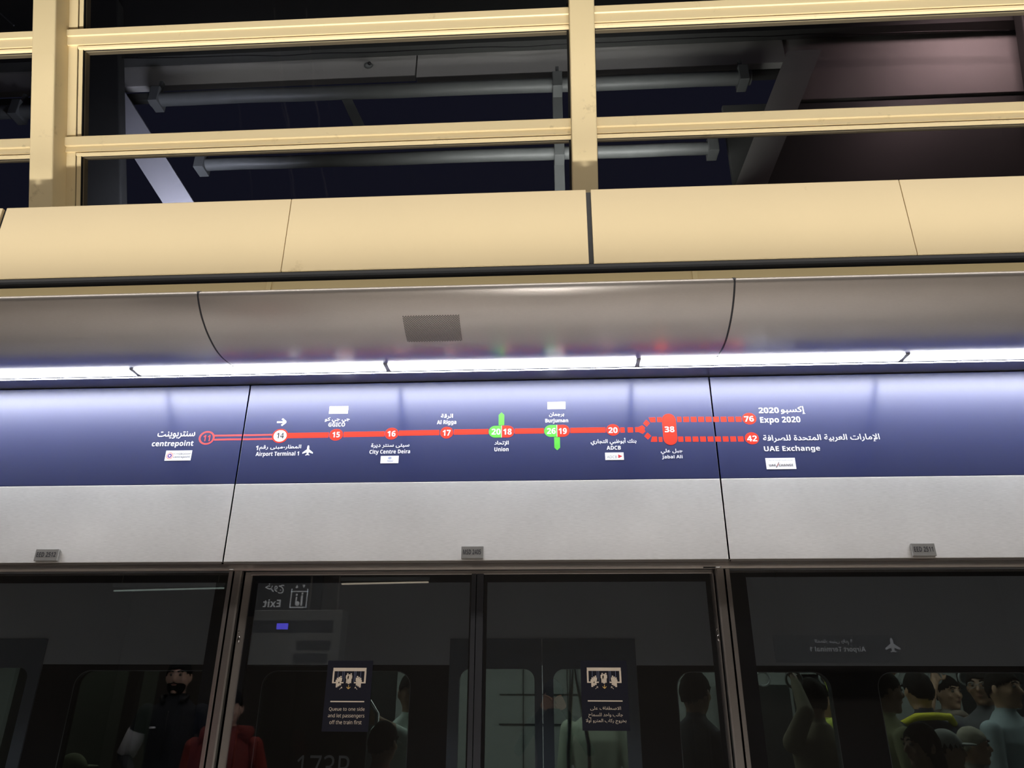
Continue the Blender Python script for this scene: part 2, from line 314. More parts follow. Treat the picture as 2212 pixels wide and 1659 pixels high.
TAB = json.loads(r'''{"T": [["سنتربوينت", "ab", "w", -1.8668, -1.6837, 2.7441, 2.7815], ["centrepoint", "b", "w", -1.8849, -1.6836, 2.7, 2.7347], ["11", "b", "r", -1.6404, -1.6071, 2.73, 2.7605], ["سنتربوينت", "ab", "g", -1.7699, -1.6884, 2.6635, 2.6765], ["centrepoint", "b", "g", -1.768, -1.6882, 2.6459, 2.6606], ["14", "b", "d", -1.2873, -1.2523, 2.7395, 2.7664], ["المطار-مبنى رقم", "ab", "w", -1.3624, -1.1633, 2.679, 2.7062], ["1", "b", "w", -1.3788, -1.3677, 2.6822, 2.7039], ["Airport Terminal 1", "b", "w", -1.3748, -1.1698, 2.6468, 2.6743], ["جي جي كو", "ab", "w", -1.0648, -0.9454, 2.8136, 2.8406], ["GGICO", "b", "w", -1.0449, -0.9656, 2.7931, 2.8133], ["15", "b", "w", -1.0209, -0.9857, 2.7399, 2.7664], ["16", "b", "w", -0.7594, -0.7217, 2.74, 2.7674], ["سيتى سنتر ديرة", "ab", "w", -0.8321, -0.6531, 2.6836, 2.7072], ["City Centre Deira", "b", "w", -0.8374, -0.6476, 2.651, 2.6765], ["الرقة", "ab", "w", -0.5112, -0.4549, 2.8227, 2.8486], ["Al Rigga", "b", "w", -0.5289, -0.4381, 2.7914, 2.8175], ["17", "b", "w", -0.4991, -0.4633, 2.7404, 2.7679], ["20", "b", "w", -0.2713, -0.2296, 2.7417, 2.7707], ["18", "b", "w", -0.2169, -0.1784, 2.7409, 2.7699], ["الإتحاد", "ab", "w", -0.2582, -0.1912, 2.6853, 2.7112], ["Union", "b", "w", -0.2572, -0.1919, 2.6606, 2.6808], ["برجمان", "ab", "w", -0.0035, 0.0665, 2.8246, 2.8478], ["Burjuman", "b", "w", -0.0213, 0.0844, 2.7919, 2.8164], ["26", "b", "w", -0.0143, 0.0257, 2.7414, 2.7696], ["19", "b", "w", 0.0396, 0.0767, 2.7406, 2.7688], ["20", "b", "w", 0.2684, 0.3097, 2.7414, 2.7689], ["بنك أبوظبي التجاري", "ab", "w", 0.185, 0.3923, 2.6833, 2.7171], ["ADCB", "b", "w", 0.2563, 0.3199, 2.661, 2.6795], ["ADCB", "r", "g", 0.2553, 0.3012, 2.6204, 2.6331], ["بنك أبوظبي التجاري", "a", "g", 0.2559, 0.3029, 2.6351, 2.6417], ["38", "b", "w", 0.5249, 0.569, 2.7413, 2.7691], ["76", "b", "w", 0.8897, 0.9322, 2.7874, 2.8136], ["42", "b", "w", 0.8909, 0.9353, 2.6922, 2.7194], ["2020", "b", "w", 0.9596, 1.0507, 2.8267, 2.8544], ["إكسبو", "ab", "w", 1.0591, 1.1685, 2.8184, 2.8585], ["Expo 2020", "b", "w", 0.9607, 1.141, 2.7711, 2.8083], ["الإمارات العربية المتحدة للصرافة", "ab", "w", 0.9621, 1.477, 2.6827, 2.721], ["UAE Exchange", "b", "w", 0.96, 1.2068, 2.6369, 2.6687], ["الإمارات العربية المتحدة للصرافة", "ab", "g", 0.972, 1.0785, 2.5977, 2.6041], ["UAE", "b", "d", 0.9721, 1.0014, 2.5739, 2.5838], ["CHANGE", "b", "d", 1.0147, 1.0778, 2.5741, 2.5838], ["جبل علي", "ab", "w", 0.4991, 0.597, 2.6357, 2.6619], ["Jabal Ali", "b", "w", 0.5027, 0.5943, 2.6124, 2.6323]], "P": [["ring", "pink", -1.6624, -1.5861, 2.7127, 2.7806], ["line", "pink", -1.5884, -1.3087, 2.7532, 2.7615], ["line", "pink", -1.5866, -1.306, 2.7331, 2.7414], ["ringred", "red", -1.3096, -1.2328, 2.7161, 2.7864], ["ellipse", "white", -1.3022, -1.2401, 2.7227, 2.7797], ["arrow", "white", -1.2954, -1.2476, 2.8009, 2.8396], ["plane", "white", -1.1542, -1.1047, 2.6542, 2.7028], ["line", "red", -1.2332, -1.0389, 2.7393, 2.7655], ["line", "red", -0.9679, -0.7744, 2.7406, 2.7667], ["line", "red", -0.7063, -0.5158, 2.7433, 2.7693], ["line", "red", -0.4476, -0.2859, 2.7446, 2.7705], ["line", "red", -0.1636, -0.0288, 2.7447, 2.7706], ["line", "red", 0.0935, 0.2555, 2.7444, 2.7702], ["ellipse", "red", -1.0367, -0.9705, 2.7241, 2.7817], ["ellipse", "red", -0.7728, -0.708, 2.7254, 2.7838], ["ellipse", "red", -0.5118, -0.4501, 2.7266, 2.7842], ["ellipse", "red", 0.2581, 0.3202, 2.729, 2.7847], ["ellipse", "red", 0.8812, 0.9447, 2.7736, 2.8297], ["ellipse", "red", 0.8817, 0.9444, 2.6779, 2.7354], ["pill", "greenred", -0.2842, -0.1657, 2.7275, 2.7854], ["pill", "greenred", -0.0271, 0.0908, 2.7272, 2.7852], ["up", "green", -0.2387, -0.2131, 2.7879, 2.8516], ["down", "green", 0.0183, 0.0442, 2.6619, 2.7254], ["plate", "white", -1.0486, -0.9581, 2.8583, 2.8963], ["plate", "white", -0.01, 0.0735, 2.8636, 2.8997], ["plate", "white", -1.8086, -1.6833, 2.6365, 2.6856], ["plate", "white", -0.7828, -0.6993, 2.6105, 2.6456], ["plate", "white", 0.2477, 0.3312, 2.6129, 2.6475], ["plate", "white", 0.9599, 1.0896, 2.5605, 2.6123], ["bull", "", -1.8027, -1.7714, 2.6438, 2.6763], ["tri", "crimson", 0.3064, 0.3256, 2.6209, 2.6388], ["line", "grey2", -0.7529, -0.7227, 2.6229, 2.6246], ["line", "grey2", -0.7504, -0.7245, 2.6184, 2.6198], ["fan", "grey2", -0.7494, -0.7311, 2.6291, 2.6416], ["vpill", "red", 0.5159, 0.5789, 2.6801, 2.8318], ["line", "red", 0.3229, 0.3426, 2.7431, 2.7679], ["line", "red", 0.3563, 0.3811, 2.743, 2.7678], ["fork", "red", 0.3907, 0.4371, 2.7358, 2.7772], ["diamond", "red", 0.4286, 0.4603, 2.77, 2.8044], ["diamond", "red", 0.4297, 0.4618, 2.7081, 2.742], ["trapu", "red", 0.4564, 0.4865, 2.7913, 2.8154], ["trapd", "red", 0.458, 0.4873, 2.6966, 2.7215], ["line", "red", 0.4944, 0.5151, 2.7914, 2.8155], ["line", "red", 0.4946, 0.5109, 2.6959, 2.7195], ["line", "red", 0.5855, 0.6054, 2.7906, 2.816], ["line", "red", 0.614, 0.6397, 2.7902, 2.8156], ["line", "red", 0.648, 0.6737, 2.7897, 2.8151], ["line", "red", 0.682, 0.7077, 2.7893, 2.8146], ["line", "red", 0.716, 0.7416, 2.7888, 2.8141], ["line", "red", 0.75, 0.7756, 2.7883, 2.8137], ["line", "red", 0.7839, 0.8094, 2.7879, 2.8132], ["line", "red", 0.8178, 0.8433, 2.7874, 2.8127], ["line", "red", 0.8516, 0.8771, 2.787, 2.8122], ["line", "red", 0.5828, 0.6054, 2.695, 2.7199], ["line", "red", 0.614, 0.6394, 2.6947, 2.7195], ["line", "red", 0.6479, 0.6732, 2.6943, 2.7191], ["line", "red", 0.6817, 0.707, 2.694, 2.7188], ["line", "red", 0.7155, 0.7408, 2.6936, 2.7184], ["line", "red", 0.7492, 0.7745, 2.6932, 2.718], ["line", "red", 0.7829, 0.8082, 2.6929, 2.7176], ["line", "red", 0.8166, 0.8418, 2.6925, 2.7173], ["line", "red", 0.8502, 0.8754, 2.6922, 2.7169], ["slash", "dark", 1.0006, 1.0189, 2.5673, 2.5929], ["slash2", "crimson", 1.0047, 1.0168, 2.5736, 2.5865]], "PR": [["الاصطفاف على", 0.179, 0.827, 0.661, 0.722], ["جانب واحد للسماح", 0.136, 0.862, 0.751, 0.824], ["بخروج ركاب المترو أولا", 0.077, 0.929, 0.82, 0.905]], "PL": [["Queue to one side", 0.119, 0.892, 0.663, 0.723], ["and let passengers", 0.109, 0.898, 0.753, 0.82], ["off the train first", 0.154, 0.848, 0.843, 0.898]], "PIC": [["r", "cream", 0.134, 0.867, 0.104, 0.153], ["r", "cream", 0.131, 0.167, 0.153, 0.325], ["r", "cream", 0.83, 0.87, 0.153, 0.325], ["r", "cream", 0.137, 0.384, 0.308, 0.327], ["r", "cream", 0.613, 0.866, 0.308, 0.327], ["r", "grey", 0.245, 0.251, 0.153, 0.261], ["r", "grey", 0.35, 0.356, 0.153, 0.261], ["r", "grey", 0.386, 0.392, 0.153, 0.308], ["r", "grey", 0.609, 0.615, 0.153, 0.308], ["r", "grey", 0.64, 0.646, 0.153, 0.261], ["r", "grey", 0.747, 0.753, 0.153, 0.261], ["h", "cream", 0.446, 0.479, 0.182, 0.205], ["b", "cream", 0.426, 0.491, 0.206, 0.325], ["h", "cream", 0.521, 0.555, 0.182, 0.205], ["b", "cream", 0.501, 0.566, 0.206, 0.325], ["h", "cream", 0.484, 0.517, 0.195, 0.218], ["b", "cream", 0.464, 0.529, 0.22, 0.336], ["h", "cream", 0.3, 0.334, 0.22, 0.243], ["b", "cream", 0.281, 0.346, 0.245, 0.357], ["h", "cream", 0.264, 0.297, 0.234, 0.257], ["b", "cream", 0.244, 0.309, 0.258, 0.371], ["h", "cream", 0.226, 0.26, 0.247, 0.271], ["b", "cream", 0.207, 0.272, 0.272, 0.386], ["h", "cream", 0.666, 0.7, 0.22, 0.243], ["b", "cream", 0.646, 0.711, 0.245, 0.357], ["h", "cream", 0.702, 0.736, 0.234, 0.257], ["b", "cream", 0.682, 0.747, 0.258, 0.371], ["h", "cream", 0.738, 0.772, 0.247, 0.271], ["b", "cream", 0.718, 0.783, 0.272, 0.386], ["ne", "cream", 0.306, 0.358, 0.38, 0.414], ["dn", "gold", 0.459, 0.543, 0.351, 0.412], ["nw", "cream", 0.644, 0.696, 0.38, 0.414], ["r", "cream", 0.132, 0.871, 0.576, 0.593]], "pe": {"P1": [-0.879, 4.8, 1.634], "P2": [-0.875, 4.05, 1.4], "P3": [0.797, 4.5, 1.639], "P5": [1.496, 4.7, 1.606], "P6": [1.917, 5.6, 1.589], "P7": [2.299, 5.1, 1.658], "P13": [1.902, 4.65, 1.65], "P8": [2.916, 6.0, 1.645], "P9": [1.768, 4.0, 1.409], "P10": [2.117, 4.5, 1.358], "P11": [2.386, 4.75, 1.366], "P12": [2.769, 5.0, 1.671], "P13b": [2.823, 5.35, 1.683], "P14": [-2.543, 4.15, 1.239], "P15": [0.274, 5.4, 1.643]}, "hands": {"P1h": [-1.04, 4.5, 1.5], "P1e": [-0.94, 4.55, 1.446], "P5h": [1.384, 4.6, 1.719], "P5e": [1.353, 4.5, 1.518], "P6h": [1.881, 5.5, 1.731], "P6e": [1.901, 5.4, 1.487], "P7h": [2.011, 4.8, 1.76], "P7e": [1.927, 4.75, 1.637], "P8h": [2.751, 5.8, 1.75], "P8e": [2.625, 5.7, 1.591], "s1": [1.43, 5.4, 1.754], "s2": [1.395, 4.6, 1.739], "s3": [1.886, 5.5, 1.763], "s4": [2.462, 5.6, 1.767], "s5": [2.76, 5.8, 1.774], "s6": [2.772, 5.4, 1.763], "s7": [1.835, 4.6, 1.721]}, "refl": {"beard": [-2.819, 0.95, 1.736], "red": [-2.025, 1.85, 1.543], "photo": [-0.034, -0.25, 1.635], "exitT": [-3.621, -2.85, 2.77], "exitL": [-3.761, -2.85, 2.898], "exitB": [-3.469, -2.85, 2.637], "ic0": [-3.401, -2.85, 2.914], "ic1": [-3.174, -2.85, 2.648], "A0": [3.951, -7.35, 2.588], "A1": [6.12, -7.35, 2.123], "A2": [4.68, -7.35, 2.54], "A3": [5.542, -7.35, 2.276], "ap": [6.02, -7.35, 2.423], "b1": [-6.438, -3.95, 2.978], "b2": [-4.791, -3.95, 3.012], "b3": [-3.059, -3.95, 3.065], "b4": [-1.791, -3.95, 3.086], "box0": [-3.239, -1.35, 2.448], "box1": [-2.272, -1.35, 1.884], "disp0": [-2.975, -1.35, 2.309], "disp1": [-2.851, -1.35, 2.247], "hat": [-3.338, 0.15, 1.756]}, "O": {"panel": [[-3.4, 4.1, 6.277], [-3.334, 4.1, 5.982], [0.185, 4.1, 6.255], [0.177, 4.1, 5.938]], "panelR": [[0.416, 4.1, 6.271], [0.402, 4.1, 5.935], [1.846, 4.1, 6.245], [1.802, 4.1, 5.942]], "strip": [[-3.375, 4.15, 6.035], [-3.353, 4.15, 5.939], [0.179, 4.15, 5.991], [0.176, 4.15, 5.893]], "pipe": [[-2.98, 4.05, 5.83], [0.17, 4.05, 5.719], [-2.358, 4.05, 5.775], [-2.367, 4.05, 5.835], [-2.348, 4.05, 5.711], [1.03, 4.05, 5.75], [1.497, 4.05, 5.757]], "pipe2": [[-2.531, 4.05, 5.141], [0.154, 4.05, 5.113], [-2.436, 4.05, 5.187], [-2.418, 4.05, 5.082]], "beam": [[-3.45, 4.0, 5.864], [-3.248, 4.0, 5.853], [-2.468, 4.0, 4.775], [-2.658, 4.0, 4.782]], "post": [[-3.577, 3.9, 6.385], [-3.313, 3.9, 6.37], [-2.937, 3.9, 4.698], [-3.168, 3.9, 4.707]], "strut": [[-1.52, 4.05, 5.733], [-1.443, 4.05, 5.729], [-1.312, 4.05, 5.457], [-1.394, 4.05, 5.461]], "brk": [[0.061, 4.0, 5.683], [0.138, 4.0, 5.679], [0.128, 4.0, 5.272], [0.045, 4.0, 4.814]], "rpanel": [[1.68, 4.2, 6.37], [3.551, 4.2, 6.332], [3.381, 4.2, 5.517], [3.251, 4.2, 4.924], [1.337, 4.2, 4.941]], "rbeam": [[1.768, 4.0, 5.905], [2.013, 4.0, 5.891], [1.488, 4.0, 4.795], [1.282, 4.0, 4.803]], "cable": [[-3.276, 3.95, 6.108], [-2.004, 3.95, 6.061], [-0.945, 3.95, 6.058], [0.177, 3.95, 6.045], [0.399, 3.95, 6.056], [1.774, 3.95, 6.05], [3.327, 3.95, 6.004]], "sens": [[-1.346, 4.08, 6.079]], "lcab": [[-4.303, 3.9, 6.59], [-4.147, 3.9, 6.444], [-3.471, 3.9, 6.682], [-4.103, 3.9, 6.722]]}}''')

# ================================================================== SETTING
XL, XR = -6.0, 6.0
MB().box(-9, 9, -9, 3.34, -0.1, 0).build('floor', 'floor', kind='structure')
MB().box(-9, 9, -9, -8.9, 0, 5.6).build('wall_back', 'wall', kind='structure')
MB().box(-9.1, -9, -9, 8.0, 0, 7.6).build('wall_left', 'wall', kind='structure')
MB().box(9, 9.1, -9, 8.0, 0, 7.6).build('wall_right', 'wall', kind='structure')
MB().box(-9, 9, -9, 2.0, 5.6, 5.7).build('ceiling', 'ceil', kind='structure')
# wall behind and above the door header (carries canopy and fascia)
wf = MB().box(XL, XR, 3.20, 3.26, 3.05, 3.79).build('wall_front', 'paint2', kind='structure')
for x in (-1.453, 0.747, 2.95, -3.65):
    MB().box(x - 0.014, x + 0.014, 3.192, 3.2005, 3.40, 3.78, 0.002).build('joint_strip', 'paint', wf)

# ---- leaning window wall above the fascia
U = Vector((0, -0.33976546, 0.9405102)); Nn = Vector((0, -0.9405102, -0.33976546)); P0 = Vector((0, 2.745, 3.80))
def lean(x, s, n): p = P0 + U * s + Nn * n; return (x, p.y, p.z)
def leanbox(mb, x0, x1, s0, s1, n0, n1, bev=0):
    t = MB().box(x0, x1, s0, s1, n0, n1, bev)
    t.xform(lambda c: lean(c.x, c.y, c.z))
    me = bpy.data.meshes.new('t'); t.bm.to_mesh(me); t.bm.free(); n = len(mb.bm.faces); mb.bm.from_mesh(me); mb._tag(n); bpy.data.meshes.remove(me)
def leanprism(mb, prof, x0, x1):
    """(s, n) profile swept along x on the leaning wall"""
    mb.prism([lean(0, s, n)[1:] for s, n in prof], x0, x1)
cols = [-5.127, -2.501, 0.126, 2.752, 5.378]
k = 0
for x in cols:
    k += 1
    m_ = MB(); leanbox(m_, x, x + 0.118, -0.35, 2.1, -0.12, 0.0, 0.007)
    m_.build('trim_%d' % k, 'paint', kind='structure')
rows = [(0.922, 0.888, 0.842), (0.372, 0.327, 0.296), (1.47, 1.43, 1.39)]
bays = [(-5.009, -2.501), (-2.383, 0.126), (0.244, 2.752), (2.870, 5.378)]
for bi, (xa, xb) in enumerate(bays):
    root = empty('window_%d' % (bi + 1), lean((xa + xb) / 2, -0.3, 0), kind='structure')
    jamb = 0.046 if bi < 2 else -0.020
    m_ = MB()
    leanprism(m_, [(-0.35, -0.10), (2.1, -0.10), (2.1, -0.16), (-0.35, -0.16)], xa, xa + jamb)
    m_.build('jamb', 'paint', root) if bi < 2 else m_.bm.free()
    for (t, mid, bot) in rows:
        m_ = MB()
        leanprism(m_, [(t, -0.16), (t, -0.089), (t - 0.003, -0.085), (mid, -0.084), (mid, -0.088), (mid - 0.004, -0.096 if t < .5 else -0.091), (bot, -0.088), (bot, -0.16)], xa, xb)
        m_.build('transom', 'paint', root)
        m_ = MB(); leanbox(m_, xa + jamb, xb, bot - 0.005, bot, -0.16, -0.106)
        m_.build('groove', 'black', root)
        m_ = MB(); leanprism(m_, [(bot - 0.005, -0.098), (bot - 0.007, -0.094), (bot - 0.016, -0.096), (bot - 0.020, -0.104), (bot - 0.020, -0.16), (bot - 0.005, -0.16)], xa + jamb + 0.005, xb)
        m_.build('glazing_bead', 'paint', root)
    m_ = MB(); leanbox(m_, xa + jamb, xa + jamb + 0.005, -0.35, 2.1, -0.16, -0.108); m_.build('groove', 'black', root)
    m_ = MB(); leanprism(m_, [(-0.35, -0.104), (2.1, -0.104), (2.1, -0.16), (-0.35, -0.16)], xa + jamb + 0.005, xa + jamb + 0.026)
    m_.build('glazing_bead', 'paint', root)
    for (s0, s1) in ((-0.35, 0.277), (0.373, 0.823), (0.923, 1.371), (1.471, 2.1)):
        m_ = MB(); leanbox(m_, xa + jamb + 0.022, xb, s0, s1, -0.130, -0.120); m_.build('pane', 'upper', root)
        m_ = MB()
        leanbox(m_, xa + jamb + 0.026, xa + jamb + 0.029, s0, s1, -0.119, -0.106); leanbox(m_, xb - 0.010, xb, s0, s1, -0.119, -0.112)
        leanbox(m_, xa + jamb + 0.026, xb, s1 - 0.003, s1, -0.119, -0.112)
        m_.build('gasket', 'black', root)

# ---- beige fascia: panels with open joints on a dark rail
fas = MB()
fas.box(XL, XR, 2.592, 2.62, 3.27, 3.655)
fas.prism([(2.580, 3.281), (2.580, 3.268), (2.590, 3.263), (2.598, 3.268), (2.606, 3.263), (2.615, 3.268), (2.626, 3.264), (2.626, 3.30), (2.60, 3.30)], XL, XR)
fas = fas.build('trim_10', 'gasket', kind='structure')
edges = [(4.1225, 5.43), (-5.07, -3.76), (-3.757, -2.462), (-2.443, -1.130), (-1.1275, 0.1740), (0.1945, 1.500), (1.5025, 2.81), (2.83, 4.12)]
for a, b in edges:
    MB().box(a, b, 2.575, 2.591, 3.284, 3.658, 0.0025).build('panel', 'paint2', fas)

# ---- strip behind the window foot (keeps the sky out below the glass)
MB().box(XL, XR, 2.95, 3.2, 3.62, 3.66).build('trim_6', 'gasket', kind='structure')

# ================================================================== CANOPY (convex brushed steel nose) + lamps
prof = [(2.58, 3.184), (2.556, 3.182), (2.543, 3.173), (2.5435, 3.158), (2.552, 3.145), (2.572, 3.121), (2.605, 3.091), (2.646, 3.064), (2.684, 3.045), (2.724, 3.030), (2.762, 3.019),
        (2.80, 3.0125), (2.845, 3.010), (2.895, 3.013), (2.93, 3.017), (2.957, 3.022)]
def smoothprof(P, n=4):
    out = []
    for i in range(len(P) - 1):
        p0 = P[max(i - 1, 0)]; p1 = P[i]; p2 = P[i + 1]; p3 = P[min(i + 2, len(P) - 1)]
        for j in range(n):
            t = j / n
            out.append(tuple(0.5 * ((2 * p1[a]) + (-p0[a] + p2[a]) * t + (2 * p0[a] - 5 * p1[a] + 4 * p2[a] - p3[a]) * t * t + (-p0[a] + 3 * p1[a] - 3 * p2[a] + p3[a]) * t ** 3) for a in (0, 1)))
    out.append(P[-1]); return out
prof = smoothprof(prof)
def sheet(mb, P, x0, x1, th=0.004, nx=1):
    """thin bent sheet following P with returned ends"""
    n0 = len(mb.bm.faces); n = len(P); nor = []
    for i in range(n):
        a = P[max(i - 1, 0)]; b = P[min(i + 1, n - 1)]; d = Vector((b[0] - a[0], b[1] - a[1])).normalized(); nor.append((-d.y, d.x))
    A = []; B = []
    for x in (x0, x1):
        A.append([mb.bm.verts.new((x, p[0], p[1])) for p in P]); B.append([mb.bm.verts.new((x, p[0] + q[0] * -th, p[1] + q[1] * -th)) for p, q in zip(P, nor)])
    for i in range(n - 1):
        mb.bm.faces.new((A[0][i], A[0][i + 1], A[1][i + 1], A[1][i])); mb.bm.faces.new((B[0][i], B[1][i], B[1][i + 1], B[0][i + 1]))
        mb.bm.faces.new((A[0][i], B[0][i], B[0][i + 1], A[0][i + 1])); mb.bm.faces.new((A[1][i], A[1][i + 1], B[1][i + 1], B[1][i]))
    mb.bm.faces.new((A[0][0], A[1][0], B[1][0], B[0][0])); mb.bm.faces.new((A[0][-1], B[0][-1], B[1][-1], A[1][-1])); mb._tag(n0)
can = empty('steel_canopy', (-0.35, 2.85, 3.0), 'curved brushed steel canopy bulging out above the strip lights and the blue band', 'canopy')
seams = [-5.85, -3.652, -1.452, 0.748, 2.948, 5.1]
# orientation: outside of the sheet must face down/out
for a, b in zip(seams, seams[1:]):
    m_ = MB(); sheet(m_, prof, a + 0.004, b - 0.004, -0.003); o = m_.build('panel', 'canopy', can, smooth=True)
for x in seams[1:-1]:
    m_ = MB(); sheet(m_, [(y + 0.002 if False else y, z + 0.0022) for y, z in prof], x - 0.006, x + 0.006, -0.002); m_.build('joint_strip', 'leaf', can, smooth=True)
MB().box(XL, XR, 2.575, 3.19, 3.1795, 3.1825).build('cover_plate', 'gasket', can)
MB().box(XL, XR, 2.956, 2.962, 3.022, 3.10).build('lamp_recess', 'ledend', can)
MB().box(XL, XR, 2.962, 3.08, 3.06, 3.066).build('lamp_tray', 'ledend', can)
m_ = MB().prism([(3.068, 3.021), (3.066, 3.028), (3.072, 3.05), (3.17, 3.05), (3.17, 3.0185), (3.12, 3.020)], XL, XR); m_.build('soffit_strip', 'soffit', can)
# speaker grille: rows of drilled holes in the canopy
def prof_at(s):
    L = [0]
    for i in range(1, len(prof)): L.append(L[-1] + math.dist(prof[i - 1], prof[i]))
    for i in range(1, len(prof)):
        if L[i] >= s:
            t = (s - L[i - 1]) / (L[i] - L[i - 1]); a, b = prof[i - 1], prof[i]
            d = Vector((b[0] - a[0], b[1] - a[1])).normalized()
            return a[0] + (b[0] - a[0]) * t, a[1] + (b[1] - a[1]) * t, d, L[-1]
def s_of_y(yq):
    s = 0
    for i in range(1, len(prof)):
        a, b = prof[i - 1], prof[i]
        if a[0] <= yq <= b[0] and i > 12: return s + math.dist(a, b) * (yq - a[0]) / (b[0] - a[0])
        s += math.dist(a, b)
    return s
sa, sb = s_of_y(2.622), s_of_y(2.745)
m_ = MB(); R_ = 34; C_ = 22
for r in range(R_):
    y, z, d, _ = prof_at(sa + (sb - sa) * r / (R_ - 1)); nrm = Vector((d.y, -d.x))
    if nrm.y > 0: nrm = -nrm
    for c in range(C_ - (r % 2)):
        x = -0.601 + 0.232 * (c + 0.5 * (r % 2)) / (C_ - 1)
        base = Vector((x, y + nrm.x * 0.0006, z + nrm.y * 0.0006)); vv = []
        for q in range(6):
            a = q * PI / 3; vv.append(m_.bm.verts.new(base + Vector((math.cos(a) * 0.0026, d.x * math.sin(a) * 0.0026, d.y * math.sin(a) * 0.0026))))
        m_.bm.faces.new(vv)
m_.build('speaker_grille', 'black', can, kind='stuff', label='rectangular patch of small drilled speaker holes')

lampx = [-3.13, -1.941, -0.746, 0.403, 1.579, 2.76, 3.94, -4.31, -3.13]
wh = ['strip light above the plain left end of the blue band', 'strip light above circles 11 to 15', 'strip light above the station circles 16, 17 and 18', 'strip light above circle 38 and circles 76 and 42', 'strip light above the empty right end of the blue band', 'strip light just beyond the right edge of the view', '', 'strip light just beyond the left edge of the view']
for i in (0, 1, 2, 3, 4, 5, 7):
    a, b = lampx[i], lampx[i + 1]
    L_ = empty('strip_light', ((a + b) / 2, 3.0, 3.02), 'white ' + wh[i], 'light', 'white strip lights in a row under the steel canopy')
    m_ = MB().prism([(2.963, 3.030), (2.964, 3.0225), (2.975, 3.0185), (3.0, 3.0165), (3.028, 3.0185), (3.038, 3.0225), (3.039, 3.030)], a + 0.011, b - 0.011)
    m_.build('diffuser', 'led', L_, smooth=False)
    MB().box(a + 0.001, b - 0.001, 3.0392, 3.0495, 3.0180, 3.030).build('housing_edge', 'leaf', L_)
    MB().box(a + 0.001, b - 0.001, 3.0495, 3.0655, 3.0205, 3.026, 0.001).build('led_glint_strip', 'led', L_)  # glowing strip standing in for the lamp's reflection in the steel lip
    MB().box(a - 0.0105, a + 0.0105, 2.963, 3.05, 3.018, 3.034, 0.001).build('end_cap', 'ledend', L_)

# ================================================================== HEADER PANELS with route map
hp = []
spec = [(-4.2, -1.4555, 'left'), (-1.4495, 0.7490, 'middle'), (0.7550, 3.6, 'right')]
lab = ['left steel and blue header panel with circle 11 at its right end',
       'middle header panel over the sliding doors, red line from circle 14 to 38',
       'right steel and blue header panel with circles 76 and 42']
for (a, b, w_), l in zip(spec, lab):
    r = empty('header_panel', ((a + b) / 2, 3.17, 2.17), l, 'sign panel'); hp.append(r)
    MB().box(a, b, 3.165, 3.19, 2.168, 2.521, 0.002).build('steel_sheet', 'steel', r)
    MB().box(a, b, 3.165, 3.19, 2.5215, 3.0135, 0.002).build('blue_band', 'blue', r)
    MB().box(a + 0.003, b - 0.003, 3.168, 3.185, 2.160, 2.17).build('bottom_fold', 'trimsteel', r)
MB().box(XL, XR, 3.1905, 3.20, 2.16, 3.05).build('wall_1', 'black', kind='structure')
def hpar(x): return hp[0] if x < -1.4525 else hp[1] if x < 0.752 else hp[2]
YS = {'line': 3.16455, 'ellipse': 3.1642, 'plate': 3.1636}
def flat(name, pts, y, m, par, th=0.0004, **kw):
    return MB().slab(pts, y, th).build(name, m, par, **kw)
def ell(x0, x1, z0, z1, n=40, a0=0, a1=2 * PI):
    cx, cz, rx, rz = (x0 + x1) / 2, (z0 + z1) / 2, (x1 - x0) / 2, (z1 - z0) / 2
    return [(cx + rx * math.cos(a0 + (a1 - a0) * k / n), cz + rz * math.sin(a0 + (a1 - a0) * k / n)) for k in range(n)]
def ringm(name, x0, x1, z0, z1, w_, y, m, par):
    o = MB(); A = ell(x0, x1, z0, z1, 48); B = ell(x0 + w_, x1 - w_, z0 + w_ * .9, z1 - w_ * .9, 48)
    a = [o.bm.verts.new((x, y, z)) for x, z in A]; b = [o.bm.verts.new((x, y, z)) for x, z in B]
    for i in range(48): o.bm.faces.new((a[i], a[(i + 1) % 48], b[(i + 1) % 48], b[i]))
    return o.build(name, m, par)
markers = []
